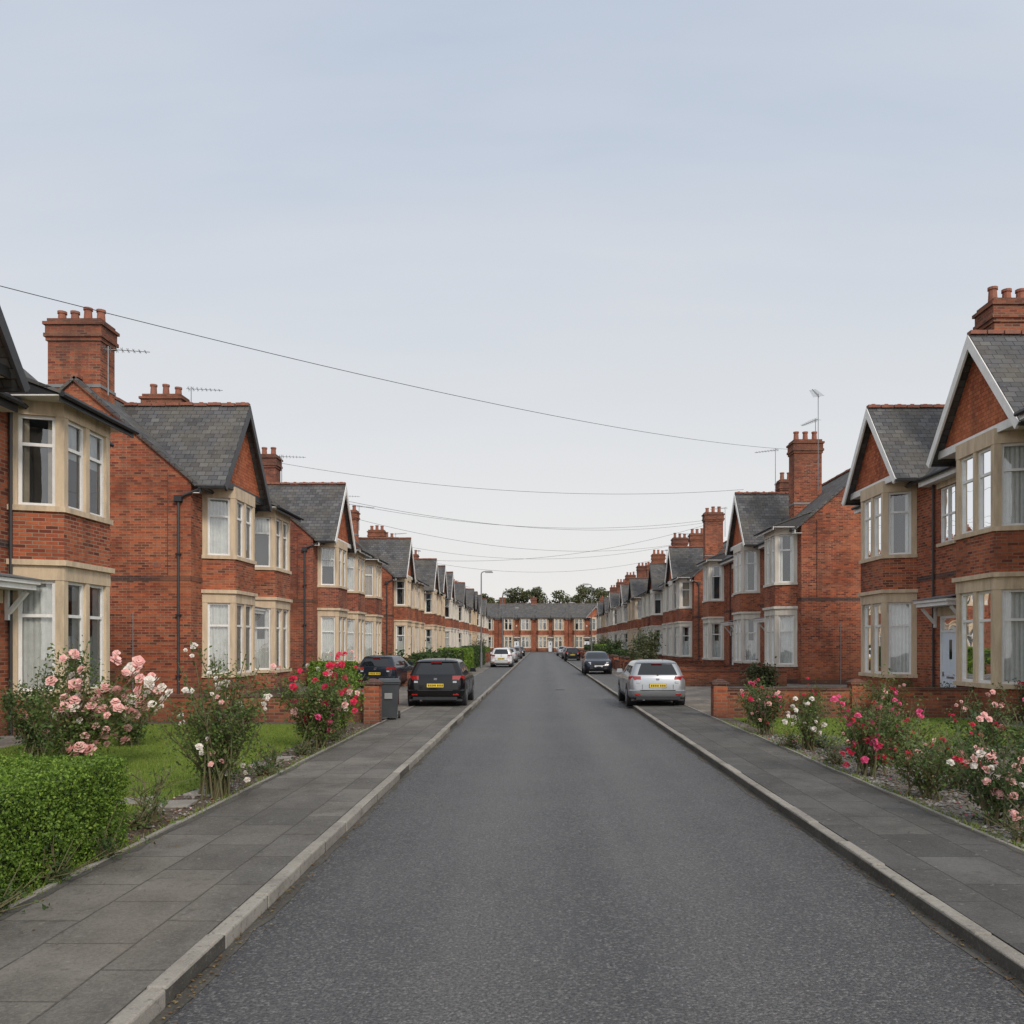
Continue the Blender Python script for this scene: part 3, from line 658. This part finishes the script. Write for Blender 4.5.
def hedge(x0,x1,y0,y1,h,n,lsz,seed,mat='leaf_hedge',name='hedge',z0=.09):
    rng=np.random.default_rng(seed); E=empty(name,((x0+x1)/2,(y0+y1)/2,z0)); o=((x0+x1)/2,(y0+y1)/2,z0)
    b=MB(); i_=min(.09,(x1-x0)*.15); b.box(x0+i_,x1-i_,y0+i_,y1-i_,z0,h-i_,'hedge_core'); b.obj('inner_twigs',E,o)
    ax=(y1-y0)*h; at=(x1-x0)*(y1-y0); ay=(x1-x0)*h; tot=2*ax+at+2*ay
    cs=[];ns=[]
    for (area,f,nr) in ((ax*.3,lambda u,v:(x0+0*u,y0+(y1-y0)*u,z0+(h-z0)*v),(-1,0,0)),(ax*1.7,lambda u,v:(x1+0*u,y0+(y1-y0)*u,z0+(h-z0)*v),(1,0,0)),
                     (at*1.1,lambda u,v:(x0+(x1-x0)*u,y0+(y1-y0)*v,h+0*u),(0,0,1)),(ay,lambda u,v:(x0+(x1-x0)*u,y0+0*u,z0+(h-z0)*v),(0,-1,0)),(ay,lambda u,v:(x0+(x1-x0)*u,y1+0*u,z0+(h-z0)*v),(0,1,0))):
        k=int(n*area/tot); u=rng.uniform(0,1,k);v=rng.uniform(0,1,k)
        p=np.stack(f(u,v),axis=1); nn=np.array(nr,float)
        dep=-np.abs(rng.normal(0,.04,k))+.02
        bump=.018*np.sin(p[:,0]*9+p[:,2]*7)*np.sin(p[:,1]*8+p[:,2]*5+1)+.015*np.sin(p[:,1]*21+p[:,0]*17+p[:,2]*19)
        p=p+nn*(dep+bump)[:,None]+rng.normal(0,.012,(k,3))
        sp=rng.random(k)<.014; p[sp]+=nn*rng.uniform(.02,.055,(sp.sum(),1))
        cs.append(p); ns.append(np.tile(nn,(k,1)))
    c=np.concatenate(cs); nn=np.concatenate(ns)
    e=.08
    for ax_,lo,hi in ((0,x0,x1),(1,y0,y1)):
        over=np.clip((c[:,2]-(h-e))/e,0,1); 
        c[:,ax_]=np.where(c[:,ax_]>hi-e,c[:,ax_]-over**2*e*.5,c[:,ax_]); c[:,ax_]=np.where(c[:,ax_]<lo+e,c[:,ax_]+over**2*e*.5,c[:,ax_])
    leafmesh('leaves',c,lsz,mat,rng,E,o,asp=.6,nrm=nn*.5)
    return E
hedge(-6.6,-4.10,3.6,8.45,.965,88000,.030,1)
# left roses
bush(-7.3,13.4,2.2,1.05,28,6000,.062,['petal_pink','petal_pink','petal_pink','petal_white'],95,11,fsz=.17,spread=.11,low=.1,lean=(.25,0),flean=(1,0))
bush(-4.22,11.1,2.15,.76,38,6000,.047,['petal_white','petal_pink','petal_white'],70,12,fsz=.085,low=.3,spread=.08)
bush(-4.3,16.2,1.9,.82,26,5000,.058,['petal_red','petal_hot','petal_pink','petal_red'],78,13,fsz=.13,low=.15)
bush(-4.5,18.4,2.05,.75,26,4600,.06,['petal_white','petal_red','petal_pink'],26,14,leaf='leaf_hedge',fsz=.11,low=.1)
bush(-8.3,10.6,1.05,.7,18,3200,.06,['petal_white'],3,15,leaf='leaf_blue',low=.1)
bush(-8.9,14.9,1.7,.9,18,3400,.06,['petal_pink'],16,21,leaf='leaf_dark',low=.1)
bush(-8.0,16.6,1.4,.7,16,2400,.06,['petal_pink','petal_white'],14,22,leaf='leaf_rose',low=.1)
bush(-4.35,9.5,.85,.25,9,160,.04,['petal_white'],0,16,name='shrub',low=.2,spread=.04)
bush(-4.35,9.15,.22,.3,12,260,.05,['petal_white'],0,17,name='weeds',low=.1,spread=.04)
for i,(x,y) in enumerate(((-4.2,12.9),(-4.3,13.6),(-4.25,15.2),(-4.2,17.4),(-4.6,19.6),(-4.05,7.9),(-4.04,6.2),(-4.04,7.1))):
    bush(x,y,R.uniform(.12,.35) if y>8 else .12,.22 if y>8 else .12,9,220,.045,['petal_white'],0,70+i,name='weeds',leaf='leaf_dark',low=.1,spread=.04)
# right roses
spec=[(4.95,18.7,1.35,.6,2400,['petal_red','petal_hot','petal_pink'],40),(5.3,21.3,1.2,.5,1600,['petal_red','petal_hot'],20),
(5.0,15.9,1.2,.42,1300,['petal_white'],20),(5.9,15.6,.9,.4,900,['petal_pink','petal_hot'],12),
(5.0,12.9,1.5,.72,2800,['petal_red','petal_red','petal_hot'],56),(5.9,13.9,1.25,.6,1700,['petal_red','petal_hot'],30),(8.0,15.3,1.3,.6,1700,['petal_pink','petal_red'],18),
(4.95,11.0,1.0,.58,1700,['petal_pink','petal_red'],10),(5.75,11.7,.95,.5,1200,['petal_red'],12),
(5.1,9.35,1.3,.62,2600,['petal_pink','petal_white','petal_pink'],50),(6.15,10.6,1.05,.55,1400,['petal_pink','petal_hot'],16),
(7.3,12.6,1.15,.6,1800,['petal_red','petal_hot'],14),(8.9,14.0,1.4,.65,1800,['petal_red'],14),(9.6,15.6,1.5,.75,2000,['petal_red','petal_pink'],16),(11.6,19.0,1.3,.5,1600,['petal_pink','petal_red'],14),(11.9,20.6,1.5,.5,1600,['petal_red'],18),(9.2,22.6,1.1,.5,1200,['petal_red','petal_pink'],26),(7.2,22.5,.9,.45,1000,['petal_red'],14)]
for i,(x,y,h,r,nl,pc,nf) in enumerate(spec):
    bush(x,y,h,r,18,nl,.050,pc,nf,100+i,fsz=.10,low=.18,spread=.08,leaf='leaf_rose' if i%3 else 'leaf_dark')
for i in range(18):
    bush(R.uniform(4.75,6.6),R.uniform(6.5,17),R.uniform(.1,.35),.28,9,200,.045,['petal_pink','petal_hot'],R.choice((0,0,3)),130+i,name='weeds',leaf=R.choice(['leaf_rose','leaf_dark','leaf_blue']),low=.1,spread=.05,fsz=.06)
for i,(x0,x1,y0,y1,h) in enumerate(((-6.7,-5.9,44,50,1.5),(-6.8,-5.0,56,64,1.7),(-6.4,-5.2,68,80,1.8),(-6.6,-5.9,90,100,1.6),(6.2,7.0,66,74,1.5),(6.1,7.0,84,96,1.9),(6.2,7.2,110,120,1.8),(-10.5,-8.5,38.6,39.6,1.2))):
    hedge(x0,x1,y0,y1,h,4500,.14,200+i,mat='leaf_hedge' if i%2 else 'leaf_dark')
for i,(x,y,h,r) in enumerate(((6.9,56,3.2,1.3),(7.4,60,3.5,1.4),(6.6,52,1.8,.8),(-6.9,52,1.9,.9),(-6.4,86,3,1.2),(7,80,3.2,1.2),(9.6,37,1.1,.6),(-7,41,1.8,.8),(7.2,100,3.2,1.4),(-5.3,47,1.9,.9))):
    bush(x,y,h,r,18,2600,.15,['petal_white'],0,230+i,name='shrub',leaf='leaf_dark' if i%2 else 'leaf_far',low=.05,spread=.2)
def tree(x,y,h,r,seed,lsz=.5,nl=2600,trunk=.25):
    rng=np.random.default_rng(seed); E=empty('tree',(x,y,0)); o=(x,y,0); t=MB()
    t.tube((x,y,0),(x+.1,y,h*.45),trunk,trunk*.65,'bark',8); cl=[]
    for i in range(22):
        a=rng.uniform(0,2*pi);q=rng.uniform(.2,1)**.6; zz=rng.uniform(.38,1.0); rr_=r*q*math.sqrt(max(.08,1-((zz-.62)/.42)**2))
        c=np.array([x+math.cos(a)*rr_,y+math.sin(a)*rr_,h*zz]); cl.append(c)
        t.tube((x+.1,y,h*rng.uniform(.3,.45)),tuple(c),trunk*.3,.04,'bark',5,False)
    t.obj('trunk_and_limbs',E,o)
    cl=np.array(cl); k=rng.integers(0,len(cl),nl); d=rng.normal(0,1,(nl,3)); d/=np.linalg.norm(d,axis=1)[:,None]
    c=cl[k]+d*(rng.uniform(.2,1,nl)**.5*r*.34)[:,None]*np.array([1,1,.8])
    leafmesh('foliage',c,lsz,'leaf_far',rng,E,o,asp=.7)
for i in range(34):
    tree(-60+i*3.7+R.uniform(-1.5,1.5),212+R.uniform(0,14),R.uniform(13.5,16.0),R.uniform(3.4,5.0),300+i)
def blades(x0,x1,y0,y1,n,seed,name,z=.096,w=.012,h=.05):
    rng=np.random.default_rng(seed); y=y0+(y1-y0)*rng.uniform(0,1,n)**1.4; x=rng.uniform(x0,x1,n)
    x+=rng.normal(0,.04,n)
    a=rng.uniform(0,2*pi,n); hh=h*rng.uniform(.5,1.5,n); l=rng.normal(0,.35,(n,2))*hh[:,None]
    v=np.zeros((n,3,3)); v[:,0]=np.stack([x-np.cos(a)*w/2,y-np.sin(a)*w/2,np.full(n,z)],1); v[:,1]=np.stack([x+np.cos(a)*w/2,y+np.sin(a)*w/2,np.full(n,z)],1)
    v[:,2]=np.stack([x+l[:,0],y+l[:,1],z+hh],1)
    mkmesh(name,v,3,n,'grass_blade')
blades(-10.2,-4.75,9.3,20.9,90000,5,'grass',h=.035); blades(5.15,11.2,16.6,22.7,30000,6,'grass',h=.035)
blades(PL-.1,PL-.02,4,20,1500,7,'grass_tufts',z=.1,h=.05); blades(PR+.04,PR+.14,6,22,1500,8,'grass_tufts',z=.1,h=.05)
def litter(n,xs,ys,z,size,name,mat='litter',sd=1):
    r=np.random.default_rng(sd); x=xs(r,n); y=ys(r,n); c=np.stack([x,y,np.full(n,z)+r.uniform(0,.01,n)],1)
    leafmesh(name,c,size,mat,r,flat=.85,asp=.6)
litter(2200,lambda r,n:PL-.05-np.abs(r.normal(0,.35,n)),lambda r,n:r.uniform(4,21,n),.105,.045,'fallen_leaves',sd=1)
litter(900,lambda r,n:XL+np.abs(r.normal(0,.08,n)),lambda r,n:3+r.uniform(0,1,n)**1.5*40,.008,.03,'fallen_leaves',sd=2)
litter(900,lambda r,n:XR-np.abs(r.normal(0,.08,n)),lambda r,n:3+r.uniform(0,1,n)**1.5*40,.008,.03,'fallen_leaves',sd=3)
litter(3500,lambda r,n:PR+.1+np.abs(r.normal(0,1.2,n)),lambda r,n:r.uniform(6,22,n),.1,.045,'fallen_leaves',sd=4)
litter(260,lambda r,n:PL+np.abs(r.normal(0,.4,n)),lambda r,n:r.uniform(4,22,n),.106,.026,'fallen_leaves',sd=5)
litter(240,lambda r,n:PR-np.abs(r.normal(0,.3,n)),lambda r,n:r.uniform(5,22,n),.106,.026,'fallen_leaves',sd=6)
litter(140,lambda r,n:PR+.1+r.uniform(0,1.2,n),lambda r,n:r.uniform(7,20,n),.12,.05,'fallen_petals',mat='petal_red',sd=7)
litter(120,lambda r,n:PL-.05-r.uniform(0,.8,n),lambda r,n:r.uniform(9,20,n),.12,.045,'fallen_petals',mat='petal_pink',sd=8)
pb=MB(); OCT=[(0,2,4),(2,1,4),(1,3,4),(3,0,4),(2,0,5),(1,2,5),(3,1,5),(0,3,5)]
rp=random.Random(3)
for i in range(5200):
    x=PR+.1+rp.random()**1.3*3.2; y=6.5+rp.random()*12; s=rp.uniform(.012,.035)
    pb.shape([(x+s*rp.uniform(.7,1.2),y,.1),(x-s*rp.uniform(.7,1.2),y,.1),(x,y+s,.1),(x,y-s,.1),(x,y,.1+s*.7),(x,y,.09)],OCT,'pebble')
for i in range(900):
    x=PL-.1-rp.random()*.7; y=5+rp.random()*15; s=rp.uniform(.01,.028)
    pb.shape([(x+s,y,.1),(x-s,y,.1),(x,y+s,.1),(x,y-s,.1),(x,y,.1+s*.7),(x,y,.09)],OCT,'pebble')
pb.obj('gravel')
# ------------------------------------------------------------------ cars
def car(x,y,rz,paintm,L=4.1,W=1.76,H=1.48,name='parked_car',plate='plate_yellow',z0=.1,estate=0.):
    E=empty(name,(x,y,z0),rz); B=MB()
    f=L/4.1; w=W/2; hs=H/1.48
    lv=[(.20,.16,3.92,.89*w,.3),(.27,.06,4.03,.95*w,.3),(.36,.0,4.09,.985*w,.3),(.5,-.01,4.10,w,.3),(.53,.05,4.09,w*.995,.28),(.66,.06,4.06,w,.26),(.80,.07,3.98,w*.985,.24),(.88,.09,3.80,w*.965,.24),
        (.93,.10,3.45,w*.945,.22),(.965,.115,3.12,w*.925,.2),(1.0,.135,3.0,w*.905,.2),(1.12,.20-estate*.05,2.78,w*.86,.2),(1.25,.29-estate*.1,2.52,w*.80,.2),(1.355,.38-estate*.15,2.28,w*.745,.2),(1.39,.36-estate*.15,2.2,w*.72,.2),(1.43,.45-estate*.15,2.0,w*.66,.2),(1.465,.65-estate*.2,1.75,w*.52,.2),(1.48,.95-.2*estate,1.5,w*.3,.12)]
    gl=range(10,13)
    rows=[]
    for (z,ya,yb,hw,r) in lv:
        z=z*hs; ya*=f; yb*=f
        pts=[];kinds=[]
        def arc(cx,cy,a0,a1,n=5):
            for i in range(n+1):
                a=math.radians(a0+(a1-a0)*i/n); pts.append((cx+r*math.cos(a),cy+r*math.sin(a)))
        bu=.07
        arc(-hw+r,ya+r,180,270); kinds+=['c']*5+['r0']
        for q in (.12,.35,.5,.65,.88): pts.append((-hw+r+(2*hw-2*r)*q,ya-.03*math.sin(pi*q)))
        kinds+=['r']*4+['r0']
        arc(hw-r,ya+r,270,360); kinds+=['c']*5+['s0']
        fr=(.06,.20,.36,.40,.62,.66,.90)
        for q in fr: pts.append((hw,ya+r+(yb-ya-2*r)*q))
        kinds+=['s','s','p','s','p','s','s0']
        arc(hw-r,yb-r,0,90); kinds+=['c']*5+['f0']
        for q in (.12,.35,.5,.65,.88): pts.append((hw-r-(2*hw-2*r)*q,yb+bu*math.sin(pi*q)))
        kinds+=['f']*4+['f0']
        arc(-hw+r,yb-r,90,180); kinds+=['c']*5+['s0']
        for q in fr[::-1]: pts.append((-hw,ya+r+(yb-ya-2*r)*q))
        kinds+=['s','p','s','p','s','s','s0']
        rows.append((z,pts,kinds))
    N=len(rows[0][1]); base=len(B.v)
    for z,pts,_ in rows: B.v+= [(px,py,z) for px,py in pts]
    kd=rows[0][2]
    for i in range(len(rows)-1):
        for j in range(N):
            mt=paintm
            if i in gl and kd[j] in ('s','r','r0','f','f0'): mt='car_glass'
            if i<1: mt='black_trim'
            B.f.append((base+i*N+j,base+i*N+(j+1)%N,base+(i+1)*N+(j+1)%N,base+(i+1)*N+j)); B.m.append(B.mi(mt))
    B.f.append(tuple(base+(len(rows)-1)*N+j for j in range(N))); B.m.append(B.mi(paintm))
    B.f.append(tuple(base+j for j in range(N))); B.m.append(B.mi('black_trim'))
    B.obj('body',E,(0,0,0),smooth=38)
    d=MB()
    zz=lambda q:q*hs
    for sg in (-1,1):
        pts=[(.56*w,.055),(.80*w,.075),(.955*w,.19),(1.0*w,.36),(.90*w,.36),(.72*w,.2),(.56*w,.15)]
        pts=[(sg*a,b) for a,b in pts]; top=[(sg*.58*w,.085),(sg*.79*w,.10),(sg*.93*w,.21),(sg*.965*w,.33),(sg*.85*w,.33),(sg*.7*w,.2),(sg*.58*w,.15)]
        d.prism(pts,zz(.68),zz(.96),'lens_red',top)
        d.box(sg*.66*w-.06,sg*.66*w+.06,.035,.09,zz(.74),zz(.80),'lens_clear')
        d.prism([(sg*.55*w,4.10*f),(sg*.84*w,4.02*f),(sg*.99*w,3.82*f),(sg*.8*w,3.6*f),(sg*.5*w,3.9*f)],zz(.62),zz(.80),'lens_clear',[(sg*.55*w,4.05*f),(sg*.82*w,3.95*f),(sg*.97*w,3.72*f),(sg*.8*w,3.55*f),(sg*.5*w,3.8*f)])
        d.box(sg*.7*w-.09,sg*.7*w+.09,-.01,.05,zz(.36),zz(.40),'lens_red')
        d.prism([(sg*.93*w,2.62*f),(sg*1.16*w,2.60*f),(sg*1.17*w,2.70*f),(sg*1.1*w,2.78*f),(sg*.93*w,2.72*f)],zz(1.0),zz(1.13),paintm,[(sg*.95*w,2.63*f),(sg*1.13*w,2.61*f),(sg*1.14*w,2.69*f),(sg*1.08*w,2.74*f),(sg*.95*w,2.70*f)])
        for yy in (.74*f,3.32*f):
            xi=sg*(w-.22)
            d.tube((sg*(w-.3),yy,.33),(sg*(w+.002),yy,.33),.385,.385,'black_trim',24)
            d.tube((xi,yy,.31),(sg*(w+.012),yy,.31),.31,.30,'tyre',24); d.tube((sg*(w+.010),yy,.31),(sg*(w+.018),yy,.31),.205,.2,'alloy',20)
            for s in range(5):
                a=2*pi*s/5; d.tube((sg*(w+.019),yy+math.cos(a+.6)*.13,.31+math.sin(a+.6)*.13),(sg*(w+.0205),yy+math.cos(a+.6)*.13,.31+math.sin(a+.6)*.13),.038,.036,'black_trim',6)
        d.box(sg*(w-.012),sg*(w+.004),1.15*f,2.9*f,zz(.30),zz(.35),'black_trim')
        d.box(sg*(w-.01),sg*(w+.012),1.42*f,1.58*f,zz(.82),zz(.845),paintm)
        d.box(sg*(w-.005),sg*(w+.0025),1.90*f,1.905*f,zz(.35),zz(.93),'black_trim')
        d.box(sg*.53*w-.004,sg*.53*w+.004,.03,.07,zz(.54),zz(.70),'black_trim')
    d.box(-.27,.27,.005,.06,zz(.60),zz(.72),'black_trim')
    d.box(-.26,.26,-.008,.01,zz(.605),zz(.715),plate)
    for i,cx in enumerate((-.2,-.135,-.07,-.005,.085,.15,.215)):
        d.box(cx-.018,cx+.022,-.0105,-.007,zz(.63),zz(.69),'black_trim')
    d.box(-.75*w,.75*w,-.055,.03,zz(.22),zz(.31),'black_trim'); d.box(-.6*w,.6*w,-.03,.04,zz(.50),zz(.525),'black_trim')
    d.box(-.9*w,.9*w,.1,.5,zz(.17),zz(.24),'black_trim')
    d.tube((-.45,-.03,.22),(-.45,.2,.22),.035,.035,'alloy',10)
    d.box(-.17,.17,.30,.36,zz(1.345),zz(1.365),'lens_red')
    d.beam((.0,.11,zz(1.0)),(.22,.19,zz(1.10)),.02,.02,'black_trim'); d.tube((0,.09,zz(.985)),(0,.13,zz(.985)),.03,.03,'black_trim',8)
    d.box(-.05,.05,.045,.09,zz(.83),zz(.89),'alloy')
    d.box(-.62*w,.62*w,4.06*f,4.13*f,zz(.33),zz(.46),'black_trim'); d.box(-.45*w,.45*w,4.10*f,4.14*f,zz(.60),zz(.70),'black_trim'); d.box(-.26,.26,4.13*f,4.16*f,zz(.47),zz(.575),'plate_white')
    d.tube((0.25,.7*f,zz(1.46)),(.25,.62*f,zz(1.62)),.008,.005,'black_trim',5)
    d.obj('trim_lights_wheels',E,(0,0,0),smooth=35)
    return E
car(-3.28,26.6,0,'paint_black',4.2,1.84,1.5)
car(3.72,26.8,0,'paint_silver',4.1,1.84,1.46)
car(-7.3,37.5,math.radians(-6),'paint_blue',4.2,1.78,1.45)
car(-3.2,70,0,'paint_white',4.4,1.8,1.6,estate=1); car(-3.2,86,0,'paint_silver'); car(-3.2,108,0,'paint_grey')
car(3.75,58.6,pi,'paint_blue',4.2,1.78,1.45); car(3.7,96,0,'paint_black'); car(3.7,112,pi,'paint_grey'); car(3.6,136,0,'paint_silver')
car(-3.2,132,pi,'paint_black')
# ------------------------------------------------------------------ street furniture
def lamp(x,y,sg,h=8.0):
    E=empty('street_lamp',(x,y,.1)); m=MB(); o=(x,y,.1)
    m.tube((x,y,.1),(x,y,1.3),.10,.10,'metal_grey',10); m.tube((x,y,1.3),(x,y,h-.3),.065,.045,'metal_grey',10)
    p=Vector((x,y,h-.3))
    for i in range(5):
        a=(i+1)/5*pi/2; q=Vector((x+sg*(.2-.2*math.cos(a)),y,h-.3+.2*math.sin(a))); m.tube(p,q,.04,.04,'metal_grey',8); p=q
    m.tube(p,p+Vector((sg*.2,0,.02)),.035,.035,'metal_grey',8)
    m.obj('post',E,o)
    l=MB(); a=p+Vector((sg*.1,0,0)); t=[(a.x,y-.1),(a.x+sg*.6,y-.14),(a.x+sg*.65,y+.14),(a.x,y+.1)]
    l.prism(t,a.z-.06,a.z+.08,'grey_paint',[((q[0]-a.x)*.85+a.x,(q[1]-y)*.6+y) for q in t]); l.prism([((q[0]-a.x)*.9+a.x+sg*.03,(q[1]-y)*.8+y) for q in t],a.z-.09,a.z-.062,'lens_clear'); l.obj('lantern',E,o)
lamp(-4.7,68,1,7.9); lamp(-4.4,100,1); lamp(5.1,84,-1,8.0); lamp(5.1,122,-1); lamp(-4.4,140,1)
def bin_(x,y,rz=0,mat='bin_plastic'):
    E=empty('wheelie_bin',(x,y,.1),rz); m=MB()
    m.prism([(-.22,-.26),(.22,-.26),(.22,.24),(-.22,.24)],.06,.95,mat,[(-.28,-.34),(.28,-.34),(.28,.32),(-.28,.32)])
    m.box(-.30,.30,-.37,.36,.93,.98,mat); m.prism([(-.30,-.39),(.30,-.39),(.30,.36),(-.30,.36)],.985,1.06,mat,[(-.26,-.32),(.26,-.32),(.26,.30),(-.26,.30)])
    m.tube((-.27,.42,.98),(.27,.42,.98),.02,.02,mat,8); m.beam((-.25,.34,.95),(-.25,.43,.99),.04,.05,mat); m.beam((.25,.34,.95),(.25,.43,.99),.04,.05,mat)
    for s in (-1,1): m.tube((s*.24,.25,.1),(s*.30,.25,.1),.1,.1,'tyre',14)
    m.box(-.1,.1,-.345,-.30,.55,.7,'grey_paint')
    m.obj('body_and_lid',E,(0,0,0),bevel=.012)
bin_(-3.98,22.35,.15); bin_(-7.8,42.2,.2)
def pot(x,y,r,h,seed):
    E=empty('potted_plant',(x,y,.1)); m=MB()
    m.tube((x,y,.1),(x,y,.1+h),r*.7,r,'pot_glaze',14); m.tube((x,y,.1+h-.04),(x,y,.1+h+.01),r*1.1,r*1.1,'pot_glaze',14); m.obj('pot',E,(x,y,.1))
    rng=np.random.default_rng(seed); c=np.array([x,y,.1+h+.18])+rng.normal(0,.13,(420,3)); leafmesh('leaves',c,.06,'leaf_dark',rng,E,(x,y,.1))
pot(11.9,24.9,.22,.4,1); pot(11.3,24.4,.2,.35,2); pot(11.8,27.5,.22,.4,3); pot(10.9,25.0,.16,.3,4)
def manhole(x,y,z,r):
    m=MB(); m.tube((x,y,z),(x,y,z+.004),r,r,'lead',28); 
    for i in range(-3,4):
        l=math.sqrt(max(0,(r*.85)**2-(i*r*.24)**2)); m.box(x-l,x+l,y+i*r*.24-.015,y+i*r*.24+.015,z+.004,z+.008,'black_trim')
    m.obj('manhole_cover')
manhole(.9,38,.002,.3)
# ------------------------------------------------------------------ overhead wires
def wire(p,q,sag,r=.008):
    c=bpy.data.curves.new('overhead_wire','CURVE'); c.dimensions='3D'; c.bevel_depth=r; c.bevel_resolution=1
    s=c.splines.new('POLY'); n=30; s.points.add(n)
    for i in range(n+1):
        t=i/n; v=Vector(p).lerp(Vector(q),t); v.z-=sag*4*t*(1-t); s.points[i].co=(*v,1)
    o=bpy.data.objects.new('overhead_wire',c); COL.objects.link(o); c.materials.append(M['black_trim'])
wire((-10.4,14.9,8.6),(14.4,46.3,12.6),.6,.0075)
wire((-15.2,47,12.2),(12.6,52.6,11.6),.9,.010)
wire((-14.6,58.8,12),(14.6,70.5,12.4),1.3,.011)
wire((-14.9,67,12),(14.6,88,12.4),1.6,.012)
wire((-14.9,84,12),(14.6,88,12.4),1.6,.012); wire((-11.5,46,10),(14.4,70.6,12.2),1.2,.01); wire((-14.9,100,12),(14.6,104,12.4),1.6,.014); wire((-10.6,70,9),(14.6,71,12.2),1.2,.011)
# ------------------------------------------------------------------ light
el=math.radians(36); AZ=155
sd=Vector((math.sin(math.radians(AZ))*math.cos(el),math.cos(math.radians(AZ))*math.cos(el),math.sin(el)))
sl=bpy.data.lights.new('sun','SUN'); sl.energy=2.1; sl.angle=math.radians(11); sl.color=(1,.91,.80)
so=bpy.data.objects.new('sun',sl); COL.objects.link(so); so.rotation_euler=(-sd).to_track_quat('-Z','Y').to_euler()
w=bpy.data.worlds.new('World'); S.world=w; w.use_nodes=True; nt=w.node_tree; nt.nodes.clear(); g=G(nt)
sky=g.n('ShaderNodeTexSky',sky_type='NISHITA',sun_disc=False,sun_elevation=el,sun_rotation=math.radians(AZ),air_density=1.2,dust_density=3.0)
tc=g.n('ShaderNodeTexCoord').outputs['Generated']
sep=g.n('ShaderNodeSeparateXYZ',{0:tc}); z=sep.outputs[2]
cr=g.n('ShaderNodeValToRGB',{0:z}); e=cr.color_ramp.elements
e[0].position=0; e[0].color=(.92,.89,.85,1); e[1].position=1; e[1].color=(.66,.66,.67,1)
for p,c in ((.12,(.85,.84,.835)),(.3,(.71,.745,.79)),(.5,(.50,.59,.73)),(.62,(.41,.515,.685)),(.8,(.56,.59,.64))):
    q=e.new(p); q.color=(*c,1)
den=g.math('ADD',g.math('MAXIMUM',z,0.0),.22)
pv=g.n('ShaderNodeCombineXYZ',{0:g.math('DIVIDE',sep.outputs[0],den),1:g.math('DIVIDE',sep.outputs[1],den),2:0.}).outputs[0]
cn=g.noise(g.n('ShaderNodeMapping',{'Vector':pv,'Scale':(.55,.9,1),'Rotation':(0,0,.5),'Location':(.7,.2,0)}).outputs[0],1.0,5,.5)
cn2=g.noise(g.n('ShaderNodeMapping',{'Vector':pv,'Scale':(.5,2.2,1),'Rotation':(0,0,.35)}).outputs[0],1.3,6,.55)
cl=g.mix(g.mr(cn,.38,.70,0,.5),cr.outputs[0],(.79,.79,.80))
cl=g.mix(g.mr(cn2,.42,.72,0,.28),cl,(.84,.83,.83))
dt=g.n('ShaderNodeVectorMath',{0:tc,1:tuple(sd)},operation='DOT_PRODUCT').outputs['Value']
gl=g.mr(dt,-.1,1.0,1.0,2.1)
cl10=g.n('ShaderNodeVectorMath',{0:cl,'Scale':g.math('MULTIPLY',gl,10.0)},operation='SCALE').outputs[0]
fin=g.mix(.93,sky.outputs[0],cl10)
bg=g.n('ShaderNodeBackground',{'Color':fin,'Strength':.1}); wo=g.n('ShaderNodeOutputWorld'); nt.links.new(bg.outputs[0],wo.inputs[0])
# ------------------------------------------------------------------ camera
cam=bpy.data.cameras.new('camera'); co=bpy.data.objects.new('camera',cam); COL.objects.link(co)
co.location=(0,0,2.1); co.rotation_euler=(math.radians(90),0,0); cam.sensor_width=36; cam.lens=850/1024*36
cam.shift_x=-28/1024; cam.shift_y=131/1024; cam.clip_end=3000; S.camera=co
S.view_settings.view_transform='Standard'; S.view_settings.look='None'; S.view_settings.exposure=0
